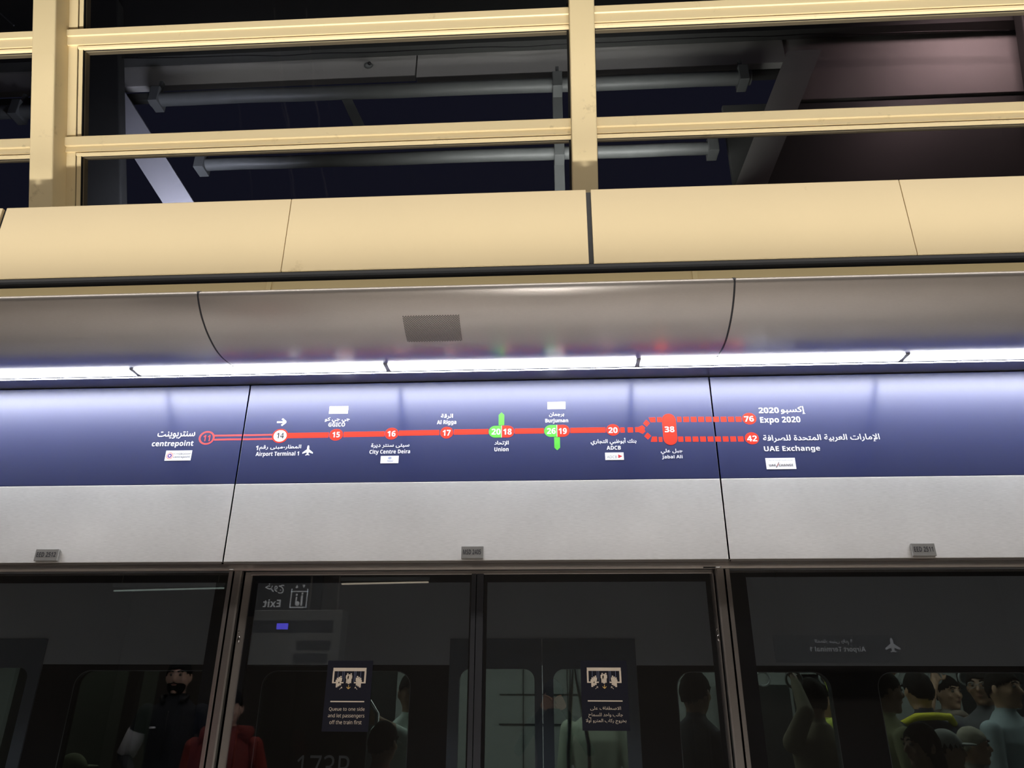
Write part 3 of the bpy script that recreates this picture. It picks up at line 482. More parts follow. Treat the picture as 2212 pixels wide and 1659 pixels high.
for kind, colr, x0, x1, z0, z1 in TAB['P']:
    cx, cz = (x0 + x1) / 2, (z0 + z1) / 2; W, H = x1 - x0, z1 - z0; par = hpar(cx)
    R4 = lambda a, b: [(a, z0), (b, z0), (b, z1), (a, z1)]
    if kind == 'line':
        y = 3.1645 if colr != 'grey2' else 3.1630
        nmz = 'route_line' if W > 0.06 else 'route_dash' if colr == 'red' else 'logo_line'
        if x0 < -1.4555 and x1 > -1.4495:
            flat(nmz, R4(x0, -1.4557), y, colr, hp[0]); flat(nmz, R4(-1.4493, x1), y, colr, hp[1])
        elif x0 < 0.749 and x1 > 0.755:
            flat(nmz, R4(x0, 0.7488), y, colr, hp[1]); flat(nmz, R4(0.7552, x1), y, colr, hp[2])
        else: flat(nmz, R4(x0, x1), y, colr, par)
    elif kind == 'ring': o = ringm('station_circle', x0, x1, z0, z1, 0.0085, 3.1642, colr, par)
    elif kind == 'ringred': flat('station_circle', ell(x0, x1, z0, z1), 3.1643, 'red', par)
    elif kind == 'ellipse':
        if colr == 'red': o = flat('station_circle', ell(x0, x1, z0, z1), 3.1642, colr, par); markers.append((x0, x1, z0, z1, o))
        else: flat('station_disc', ell(x0, x1, z0, z1), 3.1639, colr, par)
    elif kind == 'pill':
        r = H / 2; e = r * 1.0
        Lp = [(cx, z1), ] + [(x0 + e + e * math.cos(PI / 2 + PI * k / 16), cz + r * math.sin(PI / 2 + PI * k / 16)) for k in range(17)] + [(cx, z0)]
        Rp = [(cx, z0), ] + [(x1 - e + e * math.cos(-PI / 2 + PI * k / 16), cz + r * math.sin(-PI / 2 + PI * k / 16)) for k in range(17)] + [(cx, z1)]
        flat('interchange_pill', Lp, 3.1642, 'green', par, label='green half of an interchange marker'); flat('interchange_pill', Rp, 3.1642, 'red', par, label='red half of an interchange marker')
        flat('pill_divider', [(cx - .001, z0), (cx + .001, z0), (cx + .001, z1), (cx - .001, z1)], 3.1640, 'cream', par)
    elif kind == 'vpill':
        r = W / 2
        flat('interchange_pill', [(cx + r * math.cos(PI * k / 16), z1 - r + r * math.sin(PI * k / 16)) for k in range(17)] + [(cx + r * math.cos(PI + PI * k / 16), z0 + r + r * math.sin(PI + PI * k / 16)) for k in range(17)], 3.1640, 'red', par, label='tall red interchange marker')
    elif kind in ('up', 'down'):
        q = H * 0.2
        P_ = [(x0, z0), (x1, z0), (x1, z1 - q), (cx, z1), (x0, z1 - q)] if kind == 'up' else [(x0, z1), (x1, z1), (x1, z0 + q), (cx, z0), (x0, z0 + q)]
        flat('line_stub', P_, 3.1643, 'green', par)
    elif kind == 'arrow':
        t_ = H * 0.11
        def bar(p, q, wd):
            d = (Vector(q) - Vector(p)).normalized(); n = Vector((-d.y, d.x)) * wd; p = Vector(p); q = Vector(q)
            return [tuple(p + n), tuple(p - n), tuple(q - n), tuple(q + n)]
        m_ = MB().slab(bar((x0, cz), (x1 - t_, cz), t_), 3.1643, .0003).slab(bar((x0 + W * .5, z1 - t_ * .6), (x1 - t_, cz), t_), 3.16425, .0003).slab(bar((x0 + W * .5, z0 + t_ * .6), (x1 - t_, cz), t_), 3.1642, .0003)
        m_.build('direction_arrow', 'white', par)
    elif kind == 'plane':
        P_ = [(0, 1), (.07, .95), (.1, .8), (.1, .6), (.5, .28), (.5, .15), (.1, .3), (.08, .12), (.2, .04), (.2, -.02), (0, .03)]
        pts = [(cx + W * x, z0 + H * z) for x, z in P_] + [(cx - W * x, z0 + H * z) for x, z in P_[-2:0:-1]]
        flat('aeroplane_symbol', pts, 3.1643, 'white', par)
    elif kind == 'plate': flat('logo_plate', R4(x0, x1), 3.1636, 'white', par, 0.001)
    elif kind == 'bull':
        rr = H / 2; 
        for j, (f_, c_) in enumerate(((1, 'orange'), (.80, 'white'), (.66, 'orange'), (.60, 'purple'), (.28, 'white'))):
            flat('logo_ring', ell(cx - rr * f_, cx + rr * f_, cz - rr * f_, cz + rr * f_, 28), 3.1631 - j * .00012, c_, par, .00005)
    elif kind == 'tri': flat('logo_triangle', [(x0, z0), (x1, cz), (x0, z1)], 3.1631, colr, par)
    elif kind == 'fan': flat('logo_fan', [(cx + W / 2 * math.cos(PI * k / 12), z0 + H * .35 + H * .6 * math.sin(PI * k / 12)) for k in range(13)] + [(cx, z0)], 3.1631, colr, par)
    elif kind == 'fork':
        flat('route_fork', [(x0, cz - H * .29), (x0 + W * .33, cz - H * .29), (x0 + W * .72, z0), (x1, z0 + H * .28), (x1 - W * .1, cz), (x1, z1 - H * .28), (x0 + W * .72, z1), (x0 + W * .33, cz + H * .29), (x0, cz + H * .29)], 3.1645, colr, par)
    elif kind == 'diamond':
        flat('route_dash', [(x0, cz - H * .03), (cx, z0), (x1, cz + .0), (cx, z1)], 3.1645, colr, par)
    elif kind == 'trapu': flat('route_dash', [(x0 + W * .25, z0), (x1, z0), (x1, z1), (x0, z1 - H * .02)], 3.1645, colr, par)
    elif kind == 'trapd': flat('route_dash', [(x0, z0), (x1, z0), (x1, z1), (x0 + W * .25, z1)], 3.1645, colr, par)
    elif kind in ('slash', 'slash2'): flat('logo_slash', [(x0, z0), (x0 + W * .16, z0), (x1, z1), (x1 - W * .16, z1)], 3.1630 - (.0002 if kind == 'slash2' else 0), colr, par)
CM = {'w': 'white', 'r': 'pink', 'g': 'grey', 'd': 'dark'}
for s, st, c, x0, x1, z0, z1 in TAB['T']:
    ar = st.startswith('a'); yy = 3.1634 if c in 'wr' else 3.1628
    nmz = 'station_number' if s.isdigit() and len(s) == 2 else 'logo_lettering' if c == 'g' or (c == 'd' and s != '14') else 'station_name'
    text(nmz, s, st, CM[c], x0, x1, z0, z1, yy, hpar((x0 + x1) / 2))
# blank plate speck
MB().box(0.0545, 0.056, 3.1630, 3.1634, 2.877, 2.8785).build('screw', 'grey', hp[1])
# asset number plates along the bottom edge
for x0, x1, s, par in ((-2.315, -2.208, 'EED 2512', hp[0]), (-0.395, -0.299, 'MSD 2405', hp[1]), (1.512, 1.608, 'EED 2511', hp[2])):
    p_ = MB().box(x0, x1, 3.156, 3.1645, 2.176, 2.228, 0.0012).build('number_plate', 'plate', par)
    text('plate_lettering', s, 'b', 'dark', x0 + .008, x1 - .010, 2.193, 2.214, 3.1556, p_)
    WL[p_.name] = WL[par.name]

# ================================================================== PLATFORM DOORS
GY = 3.325
# lintel underside shared by all doors
lin = MB()
lin.box(XL, XR, 3.19, 3.40, 2.158, 3.0)
lin.prism([(3.186, 2.162), (3.186, 2.170), (3.31, 2.170), (3.31, 2.150), (3.296, 2.150), (3.294, 2.157)], XL, XR)
lin.build('trim_7', 'trimsteel', kind='structure')
d = empty('platform_screen_door', (-0.35, 3.34, 0), 'middle pair of sliding glass platform doors in a steel frame', 'door')
def post(x0, x1, sgn):
    """steel door post: rounded front, set-back dark return towards the glass"""
    w_ = abs(x1 - x0); m_ = MB()
    P_ = [(0, 3.305), (0.003, 3.298), (0.030, 3.296), (0.037, 3.300), (0.040, 3.312), (0.040, 3.335), (w_, 3.350), (w_, 3.42), (0, 3.42)]
    n0 = len(m_.bm.faces)
    a = [m_.bm.verts.new((x0 + sgn * p, y, 0.0)) for p, y in P_]; b = [m_.bm.verts.new((x0 + sgn * p, y, 2.149)) for p, y in P_]; n = len(P_)
    for i in range(n): m_.bm.faces.new((a[i], a[(i + 1) % n], b[(i + 1) % n], b[i]))
    m_.bm.faces.new(a); m_.bm.faces.new(b[::-1]); return m_
post(-1.4530, -1.382, 1).build('door_post', 'trimsteel', d)
post(0.7545, 0.700, -1).build('door_post', 'trimsteel', d)
MB().box(-1.39, 0.71, 3.335, 3.40, 2.134, 2.150, 0.002).build('top_rail', 'trimsteel', d)
for x, z in ((-1.401, 1.857), (0.7085, 1.863)):
    m_ = MB().ball((x, 3.334 if x < 0 else 3.338, z), 0.010, 2, (0.55, 0.5, 1.5)); k_ = m_.build('key_lock', 'chrome', d, smooth=True, label='small oval chrome lock')
    WL[k_.name] = WL[d.name]; MB().ball((x, 3.330 if x < 0 else 3.334, z), 0.0035, 1, (0.6, 0.5, 1.2)).build('keyhole', 'black', k_)
    MB().ball((x - .004, 3.332, z + .032), 0.004, 1, (1, .5, 1)).build('screw', 'chrome', d)
for x in (-1.448, 0.720):
    MB().ball((x, 3.255, 2.149), 0.012, 2, (1.25, 0.9, 0.35)).build('key_lock', 'chrome', d, smooth=True, label='round chrome lock under the lintel')
MB().box(0.66, 0.712, 3.262, 3.274, 2.1475, 2.152).build('slot', 'black', d)
for i, (a, b, fl, fr) in enumerate(((-1.382, -0.3445, 0.020, 0.030), (-0.3415, 0.700, 0.046, 0.020))):
    lf = empty('door_leaf', ((a + b) / 2, 3.35, 0), parent=d, label=('left' if i == 0 else 'right') + ' sliding glass leaf')
    MB().box(a + .002, b - .002, GY + .012, GY + .020, 0.05, 2.134).build('glass_pane', 'psd', lf)
    m_ = MB(); y0, y1 = GY + .024, GY + .027
    m_.box(a, a + fl + (.0 if i else 0), y0, y1, 0, 2.134); m_.box(b - fr, b, y0, y1, 0, 2.134); m_.box(a, b, y0, y1, 2.101, 2.134)
    m_.build('printed_border', 'frit', lf)
    if i == 0: MB().box(b - .021, b, GY - .002, GY + .05, 0.0, 2.136, .002).build('stile', 'leaf', lf)
    else: MB().box(a, a + .031, GY - .002, GY + .05, 0.0, 2.136, .002).build('stile', 'leaf', lf)
for i, (a, b, lab_) in enumerate(((-4.2, -1.4585, 'left fixed glass escape door, left of the sliding doors'), (0.7585, 3.6, 'right fixed glass escape door, right of the sliding doors'))):
    e = empty('escape_door', ((a + b) / 2, 3.34, 0), lab_, 'door')
    if i == 0:
        MB().box(b - .022, b - .003, 3.305, 3.37, 0, 2.149, .003).build('steel_edge', 'trimsteel', e); g0, g1 = a, b - .022
    else:
        MB().box(a + .003, a + .022, 3.305, 3.37, 0, 2.149, .003).build('steel_edge', 'trimsteel', e); g0, g1 = a + .022, b
    MB().box(g0, g1, GY + .005, GY + .013, 0.05, 2.146).build('glass_pane', 'psd', e)
    m_ = MB(); y0, y1 = GY + .017, GY + .020
    m_.box(g0, g1, y0, y1, 2.104 if i == 0 else 2.118, 2.148)
    if i == 0: m_.box(g1 - .068, g1, y0, y1, 0, 2.148)
    else: m_.box(g0, g0 + .076, y0, y1, 0, 2.148)
    m_.build('printed_border', 'frit', e)
MB().box(-1.4615, -1.452, 3.33, 3.40, 0, 2.16).build('trim_8', 'black', kind='structure')
MB().box(0.7535, 0.7625, 3.33, 3.40, 0, 2.16).build('trim_9', 'black', kind='structure')

# ---- stickers on the glass
def poster(x0, x1, z0, z1, lines, style, label, pmat='psd'):
    r = empty('door_sticker', ((x0 + x1) / 2, GY + .0105, z0), label, 'sticker')
    MB().box(x0, x1, GY + .0098, GY + .0112, z0, z1).build('backing', 'poster', r)
    W, H = x1 - x0, z1 - z0; y = GY + .0092
    def R(u0, u1, v0, v1): return x0 + W * u0, x0 + W * u1, z1 - H * v1, z1 - H * v0
    k_ = 0
    for kd, c, u0, u1, v0, v1 in TAB['PIC']:
        a, b, c0, c1 = R(u0, u1, v0, v1); yy = y - .0001 * (k_ % 4); k_ += 1
        if kd == 'r': MB().slab([(a, c0), (b, c0), (b, c1), (a, c1)], yy, .0003).build('printed_bar', 'cream' if c == 'cream' else 'grey2', r)
        elif kd == 'h':
            f = MB().slab(ell(a, b, c0, c1, 14), yy - .0003, .0003).build('printed_head', c, r)
        elif kd == 'b':
            w_ = b - a; h = c1 - c0; arm = w_ * .20; leg = w_ * .24; sh = c1; q = h * .45; mid = (a + b) / 2
            pts = [(a, sh - w_ * .22), (a + w_ * .2, sh), (b - w_ * .2, sh), (b, sh - w_ * .22), (b, sh - q), (b - arm, sh - q), (b - arm, c0), (mid + w_ * .03, c0), (mid, c0 + h * .42), (mid - w_ * .03, c0), (a + arm, c0), (a + arm, sh - q), (a, sh - q)]
            MB().slab(pts, yy - .0003, .0003).build('printed_figure', c, r)
        else:
            cx, cz = (a + b) / 2, (c0 + c1) / 2; w_ = b - a; h = c1 - c0; t_ = w_ * .085; m_ = MB()
            def bar(p, q):
                dd = (Vector(q) - Vector(p)).normalized(); n = Vector((-dd.y, dd.x)) * t_; p = Vector(p); q = Vector(q)
                m_.slab([tuple(p + n), tuple(p - n), tuple(q - n), tuple(q + n)], yy - .0001 * len(m_.bm.faces) / 6, .0002)
            if kd == 'dn': bar((cx, c1), (cx, c0 + t_)); bar((a, cz + h * .05), (cx, c0 + t_)); bar((b, cz + h * .05), (cx, c0 + t_))
            else:
                tip = (b, c1) if kd == 'ne' else (a, c1); tail = (a, c0) if kd == 'ne' else (b, c0)
                bar(tail, tip); bar((tip[0], cz - h * .1), tip); bar((cx, tip[1]), tip)
            m_.build('printed_arrow', c, r)
    for s, u0, u1, v0, v1 in lines:
        a, b, c0, c1 = R(u0, u1, v0, v1); text('sticker_lettering', s, style, 'cream', a, b, c0, c1, y, r)
poster(-0.9880, -0.7890, 1.488, 1.768, TAB['PL'], 'r', 'navy sticker with English lettering on the left door leaf')
poster(0.1120, 0.3090, 1.498, 1.7705, TAB['PR'], 'a', 'navy sticker in Arabic on the right door leaf, same queue pictogram')

# ================================================================== TRAIN
TY = 3.70
tr = empty('train_car', (0, 5.1, 0), 'stopped train seen dimly behind the platform glass, dark window band and lit saloon', 'train')
MB().box(-7, 7, TY, TY + .06, 1.762, 2.9).build('cantrail_panel', 'trainbody', tr)
MB().prism([(TY, 2.9), (TY + .25, 3.25), (TY + .9, 3.42), (TY + 1.9, 3.42), (TY + 2.55, 3.25), (TY + 2.8, 2.9), (TY + 2.75, 2.9), (TY + .05, 2.9)], -7, 7).build('roof', 'trainbody', tr)
wins = [(-4.3, -3.6), (-2.345, -1.62), (-1.41, -0.686), (0.57, 1.277), (1.488, 2.21), (3.3, 4.0)]
doors = [(-0.505, 0.39)]
def rr(x0, x1, z0, z1, r, n=6):
    P_ = []
    for cx, cz, a in ((x1 - r, z1 - r, 0), (x0 + r, z1 - r, PI / 2), (x0 + r, z0 + r, PI), (x1 - r, z0 + r, 1.5 * PI)):
        P_ += [(cx + r * math.cos(a + PI / 2 * k / n), cz + r * math.sin(a + PI / 2 * k / n)) for k in range(n + 1)]
    return P_
def holed(mb, X0, X1, Z0, Z1, holes, y, t):
    """plate with rounded holes, made of strips around each hole"""
    cuts = sorted(holes); x = X0
    for (a, b, z0, z1, r) in cuts:
        if a > x: mb.box(x, a, y, y + t, Z0, Z1)
        mb.box(a, b, y, y + t, Z0, z0); mb.box(a, b, y, y + t, z1, Z1)
        for sx, sz, cx, cz in ((1, 1, b, z1), (-1, 1, a, z1), (-1, -1, a, z0), (1, -1, b, z0)):
            pts = [(cx, cz)] + [(cx - sx * r + sx * r * math.cos(PI / 2 * k / 8), cz - sz * r + sz * r * math.sin(PI / 2 * k / 8)) for k in range(9)]
            mb.slab(pts, y, t)
        x = b
    if x < X1: mb.box(x, X1, y, y + t, Z0, Z1)
m_ = MB(); holed(m_, -2.527, -0.505, 0.95, 1.762, [(a, b, 1.02, 1.735, 0.07) for a, b in wins[1:3]], TY + .002, .05); holed(m_, -7, -3.41, 0.95, 1.762, [(a, b, 1.02, 1.735, 0.07) for a, b in wins[:1]], TY + .002, .05)
m_.build('window_band', 'trainband', tr)
m_ = MB(); holed(m_, 0.39, 7, 0.95, 1.762, [(a, b, 1.02, 1.735, 0.07) for a, b in wins[3:]], TY + .002, .05)
m_.build('window_band', 'trainband', tr)
MB().box(-2.527, -0.505, TY, TY + .05, 0.05, 0.95).build('lower_body', 'trainbody', tr); MB().box(-7, -3.41, TY, TY + .05, 0.05, 0.95).build('lower_body', 'trainbody', tr); MB().box(0.39, 7, TY, TY + .05, 0.05, 0.95).build('lower_body', 'trainbody', tr)
for a, b in wins: MB().slab(rr(a - .01, b + .01, 1.01, 1.745, .075), TY + .030, .006).build('window_glass', 'trainglass', tr)
for a, b in wins: 
    m_ = MB(); P_ = rr(a + .001, b - .001, 1.021, 1.734, .07)
    m_.tube([(x, TY - .001, z) for x, z in P_] + [(P_[0][0], TY - .001, P_[0][1])], 0.0022, 6, caps=False); m_.build('window_seal', 'inpanel', tr)
for a, b in ((-3.408, -2.970), (-2.966, -2.529), (-0.503, -0.06), (-0.056, 0.388)):
    dl = empty('door_leaf', ((a + b) / 2, TY, 0), parent=tr)
    m_ = MB(); holed(m_, a, b, 0.05, 1.881, [(a + .05, b - .035 if a in (-0.503, -3.408) else b - .06, 0.8, 1.745, 0.05)], TY - .004, .03); m_.build('door_skin', 'traindoor', dl)
    MB().box(a + .04, b - .03, TY + .008, TY + .013, .79, 1.755).build('door_glass', 'trainglass', dl)
# saloon lining
MB().box(-7, 7, TY + .05, TY + 2.75, 0.0, 0.05).build('saloon_floor', 'inpanel', tr)
MB().box(-7, 7, TY + .06, TY + 2.75, 2.42, 2.5).build('saloon_ceiling', 'inwall', tr)
m_ = MB(); holed(m_, -7, 7, 0.05, 2.42, [(-4.6, -3.3, 1.0, 1.9, .1), (-2.5, -1.3, 1.0, 1.9, .1), (1.9, 2.45, 1.0, 1.78, .08), (3.2, 4.6, 1.0, 1.9, .1)], TY + 2.70, .05); m_.build('far_wall', 'inwall', tr)
MB().box(-7, 7, TY + 2.751, TY + 2.76, 0.9, 2.0).build('far_window', 'indark', tr)
MB().box(0.55, 1.02, TY + 2.60, TY + 2.69, 0.3, 1.72).build('far_door_panel', 'inwall', tr)
MB().box(1.3, 1.85, TY + 2.60, TY + 2.69, 0.3, 1.70).build('far_door_panel', 'indark', tr)
MB().box(-2.11, -1.98, TY + .35, TY + .9, 0.05, 2.42).build('partition', 'indark', tr)
MB().box(-2.12, -0.98, TY + .42, TY + .46, 0.05, 2.42).build('partition', 'indark', tr)
MB().box(-3.2, -2.13, TY + 1.2, TY + 1.25, 0.05, 2.42).build('partition', 'ingreen', tr)
MB().box(-2.36, -2.30, TY + .5, TY + .55, 0.05, 2.42).build('partition', 'indark', tr)
for z in (1.62, 1.40): MB().box(-0.45, 0.75, TY + 2.685, TY + 2.70, z, z + .006).build('lining_joint', 'indark', tr)
for x in (-0.26, 0.10, 0.42): MB().box(x, x + .006, TY + 2.685, TY + 2.70, 0.4, 2.4).build('lining_joint', 'indark', tr)
for x in (-3.2, -1.0, 1.2, 3.4): MB().box(x - .95, x + .95, TY + 1.2, TY + 1.35, 2.405, 2.42).build('ceiling_lamp', 'inlight', tr)
MB().tube([(-7, 4.6, 1.95), (7, 4.6, 1.95)], .014).build('grab_rail', 'chrome', tr, smooth=True); MB().tube([(-7, 5.6, 1.95), (7, 5.6, 1.95)], .014).build('grab_rail', 'chrome', tr, smooth=True)
for p_ in ([(0.115, 4.9, 2.42), (0.115, 4.9, 1.95), (0.105, 4.9, 1.72), (0.075, 4.9, 1.3), (0.075, 4.9, .05)], [(0.125, 4.9, 1.95), (0.14, 4.9, 1.72), (0.20, 4.9, 1.35), (0.20, 4.9, .05)]):
    MB().tube(p_, .014).build('grab_pole', 'chrome', tr, smooth=True)
MB().tube([(-1.16, 4.35, 1.55), (-1.10, 4.35, 1.60), (-1.03, 4.35, 1.59), (-0.985, 4.35, 1.53), (-0.975, 4.35, 1.2), (-0.975, 4.35, .05)], .014).build('grab_pole', 'chrome', tr, smooth=True)
text('train_number', '173R', 'r', 'inpanel', -1.195, -0.945, 1.27, 1.372, TY - .003, tr)

# hanging straps
def strap(loc, rail_y, label, tilt=0.02):
    x, y, z = loc
    r = empty('hanging_strap', (x, y, z), label, 'strap', 'pale hanging straps in the train')
    MB().prism([(rail_y - .002, 1.95), (y - .002, z + .02), (y + .002, z + .02), (rail_y + .002, 1.95)], x - .013 + tilt, x + .013 + tilt).xform(lambda c: (c.x - (1.95 - c.z) * tilt * 2, c.y, c.z)).build('belt', 'inlight2', r)
    P_ = [(x + .045 * math.cos(a) - tilt * .6, y, z - .025 + .045 * math.sin(a)) for a in [2 * PI * k / 20 for k in range(21)]]
    MB().tube(P_, .008, 6, caps=False).build('grip_ring', 'inpanel', r, smooth=True)
M['inlight2'] = mat('pale_strap', (0.80, 0.85, 0.76), 0.5)
hd = TAB['hands']
for k_, ry, l in (('s1', 5.6, 'pale hanging strap nobody holds, just right of the right door post'), ('s2', 4.6, 'pale hanging strap gripped by the raised brown sleeve'),
                  ('s3', 5.6, 'pale hanging strap gripped by the man in the yellow green shirt'), ('s4', 5.6, 'pale hanging strap behind the head of the person in the navy jacket'),
                  ('s5', 5.6, 'pale hanging strap gripped by the man with the grey scarf'), ('s6', 5.6, 'pale hanging strap left of the man with glasses'), ('s7', 4.6, 'pale hanging strap at the left corner of the last train window')):
    strap(hd[k_], ry, l)

# ================================================================== PEOPLE
SK = {'tan': (0.42, 0.25, 0.16), 'brown': (0.27, 0.15, 0.09), 'fair': (0.55, 0.36, 0.27)}
for k_, c in SK.items(): M['skin_' + k_] = mat('skin_' + k_, c, 0.5, var=0.08, scale=14)
M['hair'] = mat('dark_hair', (0.012, 0.010, 0.009), 0.9, var=0.5, scale=60, bump=0.8, spec=0.1)
M['eyewhite'] = mat('eye_white', (0.13, 0.12, 0.11), 0.6); M['lips'] = mat('lips', (0.30, 0.13, 0.10), 0.5)
def cloth(name, col): M[name] = mat(name, col, 0.85, var=0.22, scale=7, stretch=(1, 1, .5), bump=0.6); return name
def capsule(mb, a, b, ra, rb, seg=14):
    a = Vector(a); b = Vector(b); n = 3
    mb.tube([a.lerp(b, i / n) for i in range(n + 1)], ra, seg, rb); mb.ball(a, ra, 2); mb.ball(b, rb, 2)
def person(label, head, face, height_k=1.0, skin='tan', shirt=(.3, .3, .3), legs=(.03, .03, .04), arms=None, hair='short', sleeve=1.0, extra=(), beard=False, cap=None, group=None, vox=0.009, hy=0):
    """head = world centre of head; face = heading in degrees the face looks to (0 = towards the camera side, -y)"""
    k = max(0.72, head[2] / 1.63) if not hy else hy
    root = empty('person', (head[0], head[1], 0), label, 'person', group)
    rot = Matrix.Rotation(math.radians(face), 3, 'Z')
    segs = []   # (a, b, tag) for material lookup
    mb = MB()
    def C(a, b, ra, rb, tag): capsule(mb, a, b, ra, rb); segs.append((Vector(a), Vector(b), max(ra, rb), tag))
    # torso loft
    rings = [(0.84, .150, .105, 0), (0.92, .165, .115, 0), (1.02, .155, .108, 0), (1.12, .145, .102, 0), (1.24, .160, .115, 0), (1.34, .175, .118, .005), (1.42, .165, .098, .008), (1.47, .105, .075, .01), (1.505, .062, .062, .012)]
    n0 = len(mb.bm.faces); RR = []
    for z, rx, ry, yo in rings: RR.append([mb.bm.verts.new((rx * math.cos(2 * PI * q / 20), yo + ry * math.sin(2 * PI * q / 20), z)) for q in range(20)])
    for a, b in zip(RR, RR[1:]):
        for q in range(20): mb.bm.faces.new((a[q], a[(q + 1) % 20], b[(q + 1) % 20], b[q]))
    mb.bm.faces.new(RR[0][::-1]); mb.bm.faces.new(RR[-1])
    segs.append((Vector((0, 0, .98)), Vector((0, 0, 1.40)), .15, 'shirt')); segs.append((Vector((0, 0, .80)), Vector((0, 0, .90)), .15, 'legs'))
    C((0, .015, 1.46), (0, -.005, 1.57), .056, .052, 'skin')
    for s_ in (-1, 1):
        C((s_ * .085, 0, .88), (s_ * .09, -.01, .50), .088, .060, 'legs'); C((s_ * .09, -.01, .50), (s_ * .095, .02, .09), .060, .043, 'legs')
        C((s_ * .095, .02, .055), (s_ * .11, -.13, .035), .042, .034, 'shoe')
    # head
    hc = Vector((0, -.015, 1.63))
    mb.ball(hc, 1, 3, (.074, .092, .112)); mb.ball(hc + Vector((0, -.018, -.055)), 1, 2, (.058, .066, .062)); mb.ball(hc + Vector((0, -.062, -.092)), .024, 2)
    mb.tube([hc + Vector((0, -.088, .012)), hc + Vector((0, -.104, -.022))], .008, 8, .0145); mb.ball(hc + Vector((0, -.102, -.024)), .014, 1)
    for s_ in (-1, 1):
        mb.ball(hc + Vector((s_ * .077, .006, -.006)), 1, 2, (.012, .021, .031)); mb.ball(hc + Vector((s_ * .030, -.078, .030)), 1, 1, (.024, .012, .009))
        mb.ball(hc + Vector((s_ * .040, -.062, -.020)), 1, 1, (.024, .022, .022))
    mb.ball(hc + Vector((0, -.088, -.052)), 1, 1, (.024, .010, .009))
    segs.append((hc, hc + Vector((0, 0, -.05)), .09, 'skin')); segs.append((hc + Vector((-.018, -.096, -.052)), hc + Vector((.018, -.096, -.052)), .009, 'lips'))
    # arms
    arms = arms or {}
    inv = rot.transposed(); org = Vector((head[0], head[1], 0)) - rot @ Vector((0, -.015 * k, 0))
    for s_ in (-1, 1):
        sh = Vector((s_ * .182, .008, 1.405)); A = arms.get(s_)
        if A is None: el = Vector((s_ * .225, .03, 1.13)); ha = Vector((s_ * .215, -.06, .90))
        elif A == 'phone': el = Vector((s_ * .30, -.13, 1.20)); ha = Vector((s_ * .075, -.235, 1.55))
        elif A == 'fold': el = Vector((s_ * .235, -.02, 1.14)); ha = Vector((s_ * .02, -.17, 1.17))
        elif A == 'bent': el = Vector((s_ * .28, .02, 1.13)); ha = Vector((s_ * .13, -.20, 1.02))
        else:
            ha = inv @ (Vector(A[0]) - org) / k; hint = inv @ (Vector(A[1]) - org) / k
            dv = ha - sh
            if dv.length > .58: ha = sh + dv.normalized() * .58; dv = ha - sh
            mid = sh + dv * .52; hgt = math.sqrt(max(0.0004, .30 ** 2 - (dv.length * .52) ** 2)); pr = hint - mid; pr = pr - dv.normalized() * pr.dot(dv.normalized())
            el = mid + (pr.normalized() if pr.length > 1e-4 else Vector((0, 0, -1))) * hgt
        C(sh, el, .058, .045, 'shirt' if sleeve >= .3 else 'skin')
        fd = (ha - el).normalized(); tg = 'shirt' if sleeve >= .9 else 'skin'
        C(el, ha - fd * .045, .043, .029, tg); segs.append((ha - fd * .03, ha + fd * .09, .035, 'skin'))
        # hand: palm + four fingers + thumb
        sd = fd.cross(Vector((0, -1, .2))).normalized(); pn = sd.cross(fd)
        for q in range(4): capsule(mb, ha - fd * .03 + sd * (.012 * (q - 1.5)), ha + fd * .045 + sd * (.019 * (q - 1.5)), .014, .013, 8)
        for q, ln in enumerate((.058, .070, .066, .048)):
            b0 = ha + fd * .048 + sd * (.0205 * (q - 1.5)); curl = pn * .55 if A else pn * .2
            b1 = b0 + (fd + curl * .4).normalized() * ln * .5; b2 = b1 + (fd * (.2 if A else .8) + curl * 1.6).normalized() * ln * .5
            capsule(mb, b0, b1, .0098, .009, 8); capsule(mb, b1, b2, .009, .0078, 8)
        t0 = ha + sd * -.028 * s_ + fd * .0; t1 = t0 + (fd * .6 - sd * s_ * .8 + pn * .4).normalized() * .035; t2 = t1 + (fd + pn * .4).normalized() * .03
        capsule(mb, t0, t1, .012, .011, 8); capsule(mb, t1, t2, .011, .009, 8)
    me = bpy.data.meshes.new('body'); mb.bm.to_mesh(me); mb.bm.free()
    tmp = bpy.data.objects.new('tmp', me); COL.objects.link(tmp)
    rm = tmp.modifiers.new('r', 'REMESH'); rm.mode = 'VOXEL'; rm.voxel_size = vox; rm.use_smooth_shade = True
    sm = tmp.modifiers.new('s', 'SMOOTH'); sm.iterations = 3; sm.factor = .5
    bpy.context.view_layer.update()
    m2 = bpy.data.meshes.new_from_object(tmp.evaluated_get(bpy.context.evaluated_depsgraph_get()))
    bpy.data.objects.remove(tmp); bpy.data.meshes.remove(me)
    uid = str(len(bpy.data.objects))
    names = {'skin': 'skin_' + skin, 'shirt': cloth('cloth_upper_' + uid, shirt), 'legs': cloth('cloth_lower_' + uid, legs), 'shoe': 'black', 'lips': 'lips'}
    order = list(names)
    for t in order: m2.materials.append(M[names[t]])
    idx = []
    for p in m2.polygons:
        c = p.center; best = 9; bt = 'shirt'
        for a, b, r, tg in segs:
            ab = b - a; t = max(0, min(1, (c - a).dot(ab) / max(1e-9, ab.length_squared))); dd = (c - a - ab * t).length - r
            if dd < best: best = dd; bt = tg
        if bt == 'skin' and c.z < 1.475 and abs(c.x) < .12 and not (c.y < -.03 and c.z > 1.40 and abs(c.x) < (c.z - 1.39) * .5): bt = 'shirt'
        if bt == 'shirt' and c.z < .93: bt = 'legs'
        idx.append(order.index(bt))
    m2.polygons.foreach_set('material_index', idx)
